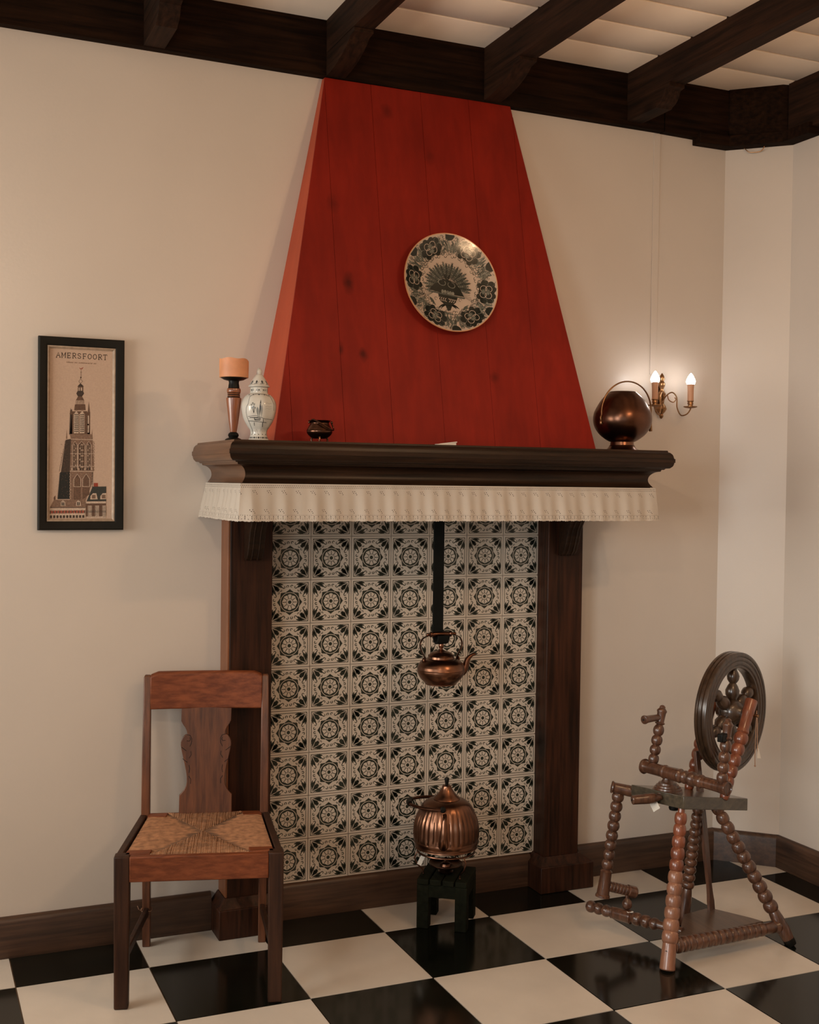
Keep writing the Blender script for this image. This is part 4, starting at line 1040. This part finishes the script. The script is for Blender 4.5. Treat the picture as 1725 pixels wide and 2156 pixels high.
# ------------------------------------------------------------------ wall sconce
c = Vector((1.880, 0, 1.855))
sc_ = thing('wall_sconce', 'brass wall sconce with two lit candle bulbs on the right wall section', 'lamp', c)
MB().lathe([(-.078, .002), (-.074, .006), (-.066, .009), (-.060, .006), (-.052, .014), (-.040, .021), (-.028, .017), (-.018, .009), (-.006, .011), (.006, .014), (.020, .016), (.030, .009), (.038, .007), (.050, .012), (.060, .013), (.068, .008), (.078, .011), (.088, .009), (.096, .004), (.100, .001)],
           c+Vector((0, -.024, 0)), c+Vector((0, -.024, 1)), 20).box(c+Vector((-.013, -.014, -.05)), c+Vector((.013, 0, .06))).obj('backplate', 'brass', sc_)
for nme, bx_, by_ in (('l', 1.792, -.105), ('r', 1.961, -.100)):
    d = 1 if nme == 'r' else -1; b0 = Vector((1.880, -.036, 1.850)); e_ = Vector((bx_, by_, 1.822)); h = e_-b0
    P = [b0, b0+Vector((h.x*.12, h.y*.2, .020)), b0+Vector((h.x*.30, h.y*.4, .028)), b0+Vector((h.x*.46, h.y*.55, .008)), b0+Vector((h.x*.46, h.y*.60, -.030)), b0+Vector((h.x*.60, h.y*.75, -.060)), b0+Vector((h.x*.84, h.y*.92, -.056)), e_+Vector((0, 0, -.010)), e_]
    a_ = MB().tube(spline(P, 7), .0026, 8)
    a_.tube(spline([P[1], P[1]+Vector((h.x*.02, h.y*.1, -.020)), P[1]+Vector((h.x*.2, h.y*.25, -.030)), P[1]+Vector((h.x*.3, h.y*.35, -.018)), P[1]+Vector((h.x*.24, h.y*.3, -.012))], 5), .0020, 8)
    arm = a_.obj('arm', 'brass', sc_)
    MB().lathe([(-.006, .003), (-.003, .020), (0, .0265), (.002, .0265), (.003, .010), (.009, .009), (.010, .0115), (.020, .0105), (.022, .0130), (.0235, .0130)], e_, seg=24).obj('drip_pan', 'brass', arm)
    MB().lathe([(.0235, .0115), (.070, .0118), (.074, .0124), (.086, .0126), (.0875, .0150), (.088, .010)], e_, seg=20).obj('candle_sleeve', 'tube', arm)
    MB().lathe(sprof([(.088, .0145), (.096, .0172), (.104, .0168), (.116, .0115), (.127, .0045), (.131, .0005)], 4), e_, seg=20).obj('bulb', 'bulb', arm)

# ------------------------------------------------------------------ hearth hanger and hanging kettle
hg = thing('kettle_hanger', 'flat black iron hanger bar hanging in front of the printed tiles', 'hanger', (.824, -.25, 1.5))
MB().box((.805, -.253, 1.000), (.843, -.245, 1.51)).obj('bar', 'iron', hg, .001)
mb = MB(); prof_ = [(-.249, 1.012), (-.249, .990), (-.256, .977), (-.270, .972), (-.284, .977), (-.291, .990), (-.291, .999)]
for i, (y_, z_) in enumerate(prof_): pass
nrm = []
for i in range(len(prof_)):
    a, b = prof_[max(i-1, 0)], prof_[min(i+1, len(prof_)-1)]; dy_, dz_ = b[0]-a[0], b[1]-a[1]; d_ = math.hypot(dy_, dz_); nrm.append((-dz_/d_*.004, dy_/d_*.004))
poly = [(p[0]+q[0], p[1]+q[1]) for p, q in zip(prof_, nrm)]+[(p[0]-q[0], p[1]-q[1]) for p, q in list(zip(prof_, nrm))[::-1]]
MB().prism(poly, lambda a, b: (.806, a, b), lambda a, b: (.848, a, b)).obj('hook', 'iron', hg, .001)
c = Vector((.828, -.27, .832))
hk = thing('hanging_kettle', 'copper kettle with looped handle hanging from the black iron hanger', 'kettle', c)
lathed('body', [(0, .052), (.0015, .054), (.004, .054)]+sprof([(.006, .056), (.022, .071), (.040, .0800), (.050, .0805)], 4)+[(.0515, .0812), (.053, .0805)]+sprof([(.060, .0795), (.072, .0735), (.082, .062), (.086, .055)], 4)+[(.088, .048)], c, 'copper', hk, 48)
lathed('lid', [(.0875, .044), (.088, .0445), (.095, .043), (.097, .0445), (.099, .043)]+sprof([(.101, .041), (.108, .032), (.113, .017), (.117, .008)], 4)+[(.119, .0055), (.122, .0055), (.125, .008), (.131, .0092), (.137, .0075), (.140, .003), (.143, .0015)], c, 'copper', hk, 40)
gz = 1.002-.832
for s_ in (-1, 1):
    P = [(s_*.062, 0, .078), (s_*.060, 0, .092), (s_*.074, 0, .118), (s_*.078, 0, .138), (s_*.070, 0, .156), (s_*.052, 0, .165), (s_*.038, 0, gz-.002)]
    MB().tube(spline([c+Vector(p) for p in P], 6), .0065, 8, flat=.28, ref=(1, 0, 0)).ball(c+Vector((s_*.0655, 0, .082)), .008, 0, 10, (.6, 1, 1.3)).obj('bracket', 'copperd', hk)
g0 = c+Vector((-.056, 0, gz))
MB().lathe([(0, .002), (.003, .0055), (.009, .0055), (.012, .004), (.014, .009), (.018, .0098), (.021, .007), (.024, .0082), (.080, .0088), (.084, .007), (.087, .0102), (.092, .0100), (.095, .005), (.099, .0045), (.104, .0055), (.109, .0055), (.112, .002)], g0, c+Vector((.056, 0, gz)), 20).obj('grip', 'copperd', hk)
P = [(.066, 0, .034), (.082, -.002, .040), (.092, -.003, .058), (.098, -.003, .078), (.108, -.004, .090), (.120, -.004, .096), (.126, -.004, .096)]
MB().tube(spline([c+Vector(p) for p in P], 6), [.0165]*2+[.0155-.0105*min(1, i/28) for i in range(35)], 14).obj('spout', 'copperd', hk)

# ------------------------------------------------------------------ low stool, burner and fluted kettle
sq = Vector((.877, -.237, 0)); su = Vector((.80, -.60, 0)).normalized(); sv = Vector((.60, .80, 0)).normalized()
st_ = thing('footstool', 'low dark green wooden stool with slatted top under the large copper kettle', 'stool', sq)
SH = .170; hs = .088
def Q(a, b, z): return sq+su*a+sv*b+Vector((0, 0, z))
for i in (-1, 1):
    for j in (-1, 1):
        MB().obox(Q(i*(hs-.022), j*(hs-.022), (SH-.02)/2), su*.0205, sv*.0205, Vector((0, 0, (SH-.02)/2))).obj('leg', 'stool', st_, .0025)
for k in range(4):
    MB().obox(Q(-hs+.0218+k*.0441-.0, 0, SH-.010), su*.0200, sv*hs, Vector((0, 0, .010))).obj('slat', 'stool', st_, .003)
for j in (-1, 1): MB().obox(Q(0, j*(hs-.012), SH-.040), su*(hs-.02), sv*.008, Vector((0, 0, .022))).obj('apron', 'stool', st_, .002)
for i in (-1, 1): MB().obox(Q(i*(hs-.012), 0, SH-.040), su*.008, sv*(hs-.02), Vector((0, 0, .022))).obj('apron', 'stool', st_, .002)

c = Vector((.868, -.245, SH))
vd = Vector((.424, .906, 0)); rd = Vector((.906, -.424, 0))
bn = thing('spirit_burner', 'small copper spirit burner on a wire stand between the stool and the fluted kettle', 'burner', c)
lathed('bowl', [(0, .016), (.004, .024), (.010, .026), (.016, .020), (.019, .021), (.022, .034), (.030, .050), (.036, .058), (.038, .058), (.032, .050), (.026, .032), (.028, .020), (.036, .017), (.040, .010), (.044, .008), (.048, .010), (.054, .008), (.058, .002)], c, 'copperd', bn, 40)
RZ = .085
MB().tube([c+Vector((.098*math.cos(2*pi*k/40), .098*math.sin(2*pi*k/40), RZ-.004)) for k in range(40)], .0035, 8, closed=True).obj('ring', 'copperd', bn)
for k, a in enumerate((-.9, 1.2, 3.3)):
    d = rd*math.cos(a)+vd*math.sin(a) if False else Vector((math.cos(a-.44), math.sin(a-.44), 0))
    P = [c+d*.098+Vector((0, 0, RZ-.004)), c+d*.108+Vector((0, 0, .060)), c+d*.098+Vector((0, 0, .036)), c+d*.080+Vector((0, 0, .018)), c+d*.078+Vector((0, 0, .004))]
    MB().tube(spline(P, 6), .0026, 8).ball(c+d*.078+Vector((0, 0, .0035)), .0035, 0, 8).obj('leg', 'copperd', bn)
c2 = c+Vector((0, 0, RZ))
kt = thing('fluted_kettle', 'large dome shaped fluted copper kettle sitting over the burner on the low stool', 'kettle', c2)
flut = lambda h, a: (.040*abs(math.sin(18*a))-.026)*max(0, min(1, (h-.035)/.02))*max(0, min(1, (.165-h)/.05))
KP = [(.0, .070), (.002, .078), (.006, .096), (.010, .104), (.012, .1085), (.016, .1070), (.026, .1095), (.032, .1120), (.035, .1125)]+sprof([(.038, .1110), (.055, .1122), (.086, .1105), (.110, .1050), (.131, .0965), (.148, .0880), (.161, .0780), (.170, .0640), (.174, .054)], 5)+[(.175, .048)]
MB().lathe(KP, c2, seg=168, rib=flut).obj('body', 'copper', kt)
lathed('lid', [(.174, .046), (.176, .0465), (.180, .044), (.187, .036), (.197, .027), (.207, .0205), (.215, .0165), (.220, .0155), (.222, .012), (.223, .004)], c2, 'copper', kt, 40)
lathed('knob', [(.2225, .005), (.226, .0055), (.236, .0075), (.244, .0085), (.247, .0075), (.248, .003)], c2, 'black', kt, 20)
P = [c2-vd*.088-rd*.008+Vector((0, 0, .040)), c2-vd*.110-rd*.009+Vector((0, 0, .048)), c2-vd*.124-rd*.009+Vector((0, 0, .075)), c2-vd*.122-rd*.008+Vector((0, 0, .11)), c2-vd*.118-rd*.006+Vector((0, 0, .138)), c2-vd*.124-rd*.006+Vector((0, 0, .152))]
pts = spline(P, 6); MB().tube(pts, [.021-.0135*min(1, i/(len(pts)-8)) for i in range(len(pts))], 16).obj('spout', 'copper', kt)
pf0 = c2-vd*.082-rd*.012+Vector((0, 0, .158)); pb0 = c2+vd*.082-rd*.012+Vector((0, 0, .158))
hp = [pf0*(.5+.5*math.cos(pi*k/28))+pb0*(.5-.5*math.cos(pi*k/28))-rd*.118*math.sin(pi*k/28)**.8+Vector((0, 0, .004*math.sin(pi*k/28))) for k in range(29)]
hh = MB().tube(hp, .0066, 10, flat=.85).obj('handle', 'copperd', kt)
MB().tube(hp[11:18], .0098, 10).obj('grip', 'black', hh)
for p_ in (pf0, pb0):
    MB().lathe([(-.010, .006), (-.006, .010), (.004, .010), (.008, .006)], p_, p_-vd, 14).obj('ear', 'black', kt)
    MB().hexa([p_+rd*-.005+Vector((0, 0, -.026))-vd*.004, p_+rd*.005+Vector((0, 0, -.026))-vd*.004, p_+rd*.005+Vector((0, 0, -.026))+vd*.006, p_-rd*.005+Vector((0, 0, -.026))+vd*.006],
              [p_+rd*-.006-vd*.004, p_+rd*.006-vd*.004, p_+rd*.006+vd*.006, p_-rd*.006+vd*.006]).obj('ear', 'copperd', kt)
# paper tag on a string, hanging on the burner stand
tg = c-rd*.083-vd*.03+Vector((0, 0, .058))
def tagm(ctr, a, hw_, hh_, name='price_tag'):
    ex = (rd*math.cos(a)+Vector((0, 0, 1))*math.sin(a)); ez = (Vector((0, 0, 1))*math.cos(a)-rd*math.sin(a))
    return MB().obox(ctr, ex*hw_, vd*.0005, ez*hh_)
o = tagm(tg, -.42, .0075, .021).tube([tg+rd*.007+Vector((0, 0, .018)), tg+rd*.010+Vector((0, 0, .026)), c-rd*.078-vd*.02+Vector((0, 0, RZ-.004))], .0008, 5).obj('paper_tag', 'paper', None)
tag(o, 'small blank white paper tag hanging at the left side of the burner stand', 'tag')

# ------------------------------------------------------------------ small spinning wheel
sw = thing('spinning_wheel', 'small dark turned wood spinning wheel with beaded legs in the right corner', 'spinning wheel', (1.6, -.7, 0))
we = Vector((.372, -.928, 0)); wp = Vector((.928, .372, 0)); Zu = Vector((0, 0, 1))
A0, B0, C0 = Vector((1.376, -.606, .52)), Vector((1.451, -.793, .52)), Vector((1.831, -.641, .439)); D0 = A0+C0-B0
dn = Vector((0, 0, -.042))
MB().hexa([A0+dn, B0+dn, C0+dn, D0+dn], [A0, B0, C0, D0]).obj('bench', 'bed', sw, .002)
def beads(H, n, r0, r1, nk=.62, start=(), end=(), hs=0, he=0):
    # H total length, beads between hs and H-he, radius r0 -> r1, plain profile lists at both ends
    P = list(start); L_ = (H-hs-he)/n
    for i in range(n):
        R_ = r0+(r1-r0)*(i+.5)/n
        for k in range(9):
            t = k/9; P.append((hs+L_*(i+t), R_*(nk+(1-nk)*math.sin(pi*t)**.55)))
    P.append((H-he, (r1)*nk)); P += list(end)
    return P
def turned(name, p0, p1, n, r0, r1, m, parent=sw, nk=.62, start=(), end=(), hs=0, he=0, seg=20):
    p0, p1 = Vector(p0), Vector(p1); H = (p1-p0).length
    return MB().lathe(beads(H, n, r0, r1, nk, start, [(H+a, b) for a, b in end], hs, he), p0, p1, seg).obj(name, m, parent)
# front leg (reddish above, worn pale below)
t0, f0 = Vector((1.458, -.772, .480)), Vector((1.346, -.864, 0))
Lg = (f0-t0).length; mid = L(t0, f0, .40)
H1 = (mid-t0).length; H2 = Lg-H1
g1 = MB().lathe([(0, .011), (.018, .011)]+beads(H1, 5, .0195, .0235, .74, hs=.018)+[(H1+.003, .016)], t0, f0, 22)
lg = g1.obj('leg', 'turnr', sw)
MB().lathe(beads(H2, 6, .0235, .0265, .80, he=.082)+[(H2-.080, .0215), (H2-.07, .022), (H2-.01, .0245), (H2-.004, .0245), (H2-.0005, .020)], mid, f0, 22).obj('leg', 'turnp', sw)
MB().lathe([(-.001, .004), (.002, .004)], L(t0, f0, .875)-wp*.0205+we*.004, L(t0, f0, .875)-wp*.024+we*.0045, 10).obj('peg_hole', 'hole', lg)
# right leg
t0, f0 = Vector((1.664, -.670, .452)), Vector((1.851, -.845, .006)); H = (f0-t0).length
turned('leg', t0, f0, 11, .021, .0245, 'turn', nk=.68, hs=.008, he=.115, end=[(-.112, .018), (-.09, .0205), (-.05, .0225), (-.02, .0195), (-.006, .0180)])
MB().lathe([(0, .019), (.010, .0195), (.022, .0175)], L(t0, f0, (H-.016)/H), f0+(f0-t0).normalized()*.02, 18).obj('foot_cap', 'black', sw)
# rear leg
t0, f0 = Vector((1.655, -.600, .425)), Vector((1.628, -.560, 0)); H = (f0-t0).length
turned('leg', t0, f0, 11, .0190, .0225, 'turn', nk=.62, hs=.004, he=.13, end=[(-.125, .016), (-.09, .0195), (-.02, .0205), (-.001, .018)])
# front stretcher with many rings
t0, f0 = Vector((1.374, -.846, .066)), Vector((1.828, -.824, .060)); H = (f0-t0).length
turned('stretcher', t0, f0, 15, .0255, .0215, 'turn', nk=.84, hs=.012, he=.075, start=[(.0, .014), (.004, .024)], end=[(-.072, .0175), (-.06, .0185), (-.035, .0185), (-.03, .016), (-.018, .0215), (-.004, .018)])
# treadle board, its crank stick, and the cross bar
tp_ = [(1.424, -.812), (1.782, -.790), (1.768, -.752), (1.700, -.628), (1.676, -.622), (1.572, -.640)]
MB().prism(tp_, lambda x, y: (x, y, .060), lambda x, y: (x, y, .070)).obj('treadle', 'tread', sw, .0015)
def stick(p0, p1, hw0, hd0, name, m):
    p0, p1 = Vector(p0), Vector(p1)
    prof = [(0, .95), (.06, 1.0), (.10, .78), (.16, .66), (.28, .85), (.45, 1.0), (.8, 1.0), (1, .7)]
    mb = MB()
    for t, k in prof:
        c_ = L(p0, p1, t)
        for i, j in ((-1,-1),(1,-1),(1,1),(-1,1)): mb.v.append(tuple(c_+wp*(i*hw0*k)+we*(-j*hd0)))
    for i in range(len(prof)-1):
        for q in range(4): a, b = i*4+q, i*4+(q+1) % 4; mb.f.append((a, b, b+4, a+4))
    n_ = (len(prof)-1)*4; mb.f += [(0, 3, 2, 1), (n_, n_+1, n_+2, n_+3)]; mb.m = [0]*len(mb.f)
    return mb.obj(name, m, sw, .0015)
stick((1.690, -.636, .066), (1.672, -.560, .600), .0155, .006, 'footman', 'turn')
t0, f0 = Vector((1.310, -.448, .070)), Vector((1.478, -.762, .068)); H = (f0-t0).length
P = []
def ballp(h, w_, R_, k=.6): return [(h+w_*i/8, R_*(k+(1-k)*math.sin(pi*i/8)**.55)) for i in range(8)]
P = [(0, .004)]+ballp(.002, .030, .0165)+ballp(.032, .030, .0165)+ballp(.062, .030, .0165)+[(.094, .012), (.098, .0165), (.102, .015), (.108, .0168), (.160, .0175), (.164, .0185), (.170, .0185), (.173, .012)]+ballp(.175, .034, .0180)+ballp(.209, .032, .0175)+ballp(.241, .030, .0165)+[(.272, .011), (H, .011)]
MB().lathe([(h, q*1.22) for h, q in P], t0, f0, 20).obj('treadle_bar', 'turn', sw)
MB().lathe([(-.026, .008), (-.018, .010)]+ballp(-.014, .034, .0170, .4)+[(.024, .006), (.034, .006)], Vector((1.388, -.576, .104)), Vector((1.388, -.576, .2)), 18).obj('finial', 'turn', sw)
MB().hexa([Vector((1.374, -.600, .0875)), Vector((1.392, -.605, .0875)), Vector((1.396, -.590, .0875)), Vector((1.378, -.588, .0875))], [Vector((1.374, -.600, .089)), Vector((1.394, -.606, .091)), Vector((1.397, -.590, .089)), Vector((1.378, -.588, .089))]).obj('paper_shred', 'paper', sw)
# hanging arm at the bench end and its short cross piece
MB().lathe([(0, .008), (.001, .0195), (.005, .0205), (.008, .0180), (.012, .0172), (.052, .0185), (.056, .019), (.085, .018)], (1.330, -.556, .505), (1.410, -.600, .487), 22).obj('arm_block', 'turn', sw)
t0, f0 = Vector((1.357, -.562, .492)), Vector((1.300, -.560, .136)); H = (f0-t0).length
turned('arm', t0, f0, 8, .0205, .0200, 'turn', nk=.62, hs=.006, he=.095, end=[(-.092, .0165), (-.088, .0205), (-.084, .0185), (-.012, .0210), (-.009, .0240), (-.002, .0245), (0, .019)])
t0, f0 = Vector((1.322, -.560, .172)), Vector((1.428, -.566, .138)); H = (f0-t0).length
turned('cross_piece', t0, f0, 6, .0175, .0175, 'turn', nk=.86, hs=.0, he=.034, end=[(-.032, .0205), (-.004, .0205), (0, .017)])
# tension screw handle with end button, a bolt under the bench, the white label hanging there
MB().lathe([(0, .004), (.0005, .013), (.003, .0155), (.006, .0148), (.012, .0150), (.050, .0165), (.075, .017), (.088, .009), (.10, .007)], L(A0, B0, .30)-wp*.085+Zu*-.024+we*.0, L(A0, B0, .62)+Zu*-.018, 20).obj('tension_screw', 'turn', sw)
MB().ball(L(A0, B0, .30)-wp*.0855+Zu*-.024, .0032, 0, 8).obj('button', 'hole', sw)
MB().lathe([(0, .015), (.012, .0165), (.018, .014), (.020, .004)], L(A0, B0, .72)+wp*.03-Zu*.042, L(A0, B0, .72)+wp*.03-Zu*.1, 18).obj('bolt', 'black', sw)
tg = L(A0, B0, .52)-wp*.020-Zu*.045
MB().obox(tg, (wp*-.2+we).normalized()*.014+Zu*.010, Zu*.013-we*.009, wp*.0005).obj('label', 'paper', sw)
# mother-of-all: ringed disc, bar and the two maidens
dc = Vector((1.462, -.688, .512))
MB().lathe([(-.006, .050), (0, .050), (.006, .048), (.008, .044), (.013, .043), (.015, .038), (.020, .037), (.022, .031), (.028, .029), (.031, .020), (.042, .014), (.066, .012)], dc, seg=36).obj('swivel_disc', 'turn', sw)
b0, b1 = Vector((1.414, -.619, .582)), Vector((1.496, -.954, .580)); H = (b1-b0).length
P = [(0, .012), (.001, .0215), (.006, .0225), (.010, .0180), (.014, .0172), (.085, .0175), (.088, .0195), (.094, .0200), (.098, .0175), (.102, .0180), (.150, .0195), (.156, .0205), (.160, .0185), (.164, .0135)]+ballp(.166, .020, .0190)+[(.187, .0125)]+ballp(.189, .030, .0215)+[(.220, .0125), (.223, .0170), (.232, .0165), (.238, .0195), (.243, .0190), (.247, .0160), (.300, .0165), (.330, .0185), (H-.006, .0205), (H-.001, .0200), (H, .0165), (H-.004, .0150), (H-.005, .002)]
MB().lathe([(h, q*1.13) for h, q in P], b0, b1, 26).obj('mother_of_all', 'turn', sw)
def maiden(tb_, tt_):
    tb_, tt_ = Vector(tb_), Vector(tt_); H = (tt_-tb_).length
    k = H/.19
    P = [(0, .010), (.002, .013)]+ballp(.004*k, .028*k, .0150, .66)+ballp(.032*k, .030*k, .0158, .58)+ballp(.062*k, .031*k, .0158, .58)+ballp(.093*k, .032*k, .0155, .58)+[(.127*k, .009), (.130*k, .0135), (.133*k, .0145), (.136*k, .0115), (.140*k, .0112), (.165*k, .0125), (.170*k, .0145), (.173*k, .0140), (.181*k, .008), (.184*k, .0085), (.188*k, .006), (.190*k, .002)]
    P = [(h, q*1.17) for h, q in P]
    return MB().lathe(P, tb_, tt_, 20).obj('maiden', 'turn', sw)
mL0, mL1 = Vector((1.430, -.648, .592)), Vector((1.478, -.632, .784))
mR0, mR1 = Vector((1.485, -.935, .592)), Vector((1.518, -.922, .792))
mdl = maiden(mL0, mL1); mdr = maiden(mR0, mR1)
# left bearing: short spool facing the viewer, with a bored end
s0 = L(mL0, mL1, .80)
s1 = s0-wp*.078-we*.016-Zu*.002
MB().lathe([(0, .007), (.014, .0105), (.045, .0115), (.066, .0122), (.0745, .0148), (.0785, .0140), (.0795, .0115), (.0796, .002)], s0, s1, 22).obj('bearing', 'turn', mdl)
MB().lathe([(0, .0040), (.0012, .0038)], s1, s1+(s1-s0).normalized(), 12).obj('bore', 'hole', mdl)
# right bearing: squarish leather block
r0_ = L(mR0, mR1, .72)
MB().obox(r0_-wp*.020-we*.002, wp*.018, we*.010, Zu*.013).obj('bearing', 'black', mdr, .003)
# wheel posts
def post(base, top, name):
    base, top = Vector(base), Vector(top); H = (top-base).length
    nb = 6; hb = H*.66; P = [(0, .010)]
    for i in range(nb):
        R_ = .0150+(.0258-.0150)*((i+.5)/nb)**.8; L_ = hb/nb
        for k in range(9): t = k/9; P.append((L_*(i+t), R_*(.66+.34*math.sin(pi*t)**.55)))
    P += [(hb, .0175), (hb+.004, .0215), (hb+.010, .0205), (hb+.016, .0188), (hb+.05, .0195), (hb+.070, .0198), (hb+.076, .0215), (hb+.082, .0205), (H-.006, .0218), (H-.001, .0205), (H, .017)]
    return MB().lathe(P, base, top, 24).obj(name, 'turnr', sw)
p1_ = post((1.685, -.695, .463), (1.847, -.631, .779), 'wheel_post')
p2_ = post((1.650, -.548, .462), (1.790, -.492, .765), 'wheel_post')
# the wheel
WC = Vector((1.815, -.563, .727))
wr_ = [(-.0235, .2035), (-.0215, .2085), (-.018, .2105), (-.0105, .2105), (-.0085, .2065), (-.0060, .2065), (-.0045, .2105), (.0045, .2105), (.0062, .2065), (.0088, .2065), (.0105, .2100), (.018, .2100), (.0215, .2085), (.0235, .2045),
       (.0245, .1990), (.0230, .1950), (.0215, .1945), (.0225, .1925), (.0245, .1880), (.0240, .1830), (.0215, .1805), (.0210, .1790), (.0225, .1770), (.0235, .1720), (.0225, .1670), (.0195, .1650), (.0190, .1635), (.0205, .1600), (.0195, .1560), (.0150, .1535), (0, .1525),
       (-.0150, .1535), (-.0195, .1560), (-.0205, .1600), (-.0190, .1650), (-.0225, .1670), (-.0235, .1720), (-.0225, .1790), (-.0240, .1830), (-.0245, .1900), (-.0225, .1945), (-.0245, .1990)]
whl = bpy.data.objects.new('wheel', None); COL.objects.link(whl); whl.location = WC; par(whl, sw)
mb = MB(); sg = 96; n = len(wr_)
for h, r_ in wr_:
    for k in range(sg):
        a = 2*pi*k/sg; mb.v.append(tuple(WC+we*h+(wp*math.cos(a)+Zu*math.sin(a))*r_))
for i in range(n):
    j = (i+1) % n
    for k in range(sg):
        k2 = (k+1) % sg; mb.f.append((i*sg+k, j*sg+k, j*sg+k2, i*sg+k2)); mb.m.append(0)
mb.obj('rim', 'wheel', whl)
MB().lathe([(-.052, .006), (-.049, .022), (-.034, .030), (-.028, .038), (-.014, .045), (.014, .045), (.028, .038), (.034, .030), (.049, .022), (.052, .006)], WC, WC+we, 28).obj('hub', 'wheel', whl)
for k in range(6):
    a = math.radians(86+60*k); d = wp*math.cos(a)+Zu*math.sin(a)
    MB().lathe([(.035, .012), (.048, .018), (.060, .0235), (.075, .0245), (.090, .0180), (.100, .0115), (.104, .0150), (.112, .0200), (.126, .0220), (.138, .0170), (.146, .0120), (.156, .0110)], WC, WC+d, 18).obj('spoke', 'wheel', whl)
MB().lathe([(-.105, .004), (-.104, .0055), (.104, .0055), (.105, .004)], WC, WC+we, 12).obj('axle', 'brass', whl)
# string with a small paper end hanging from the front post
k0 = Vector((1.862, -.640, .742))
st2 = MB().tube(spline([k0, k0+Vector((.003, -.002, -.05)), k0+Vector((.004, -.002, -.12)), k0+Vector((.010, 0, -.165))], 6), .0016, 6).tube(spline([k0, k0+Vector((-.003, -.001, -.08)), k0+Vector((-.005, -.002, -.15)), k0+Vector((-.004, -.002, -.19))], 6), .0016, 6).ball(k0+Vector((-.004, -.002, -.192)), .0035, 0, 8).obj('string', 'cord', p1_)
MB().hexa([k0+Vector((.004, -.003, -.165)), k0+Vector((.022, -.001, -.168)), k0+Vector((.022, 0, -.168)), k0+Vector((.004, -.002, -.165))], [k0+Vector((.006, -.003, -.130)), k0+Vector((.010, -.002, -.130)), k0+Vector((.010, -.001, -.130)), k0+Vector((.006, -.002, -.130))]).obj('paper_end', 'paper', p1_)
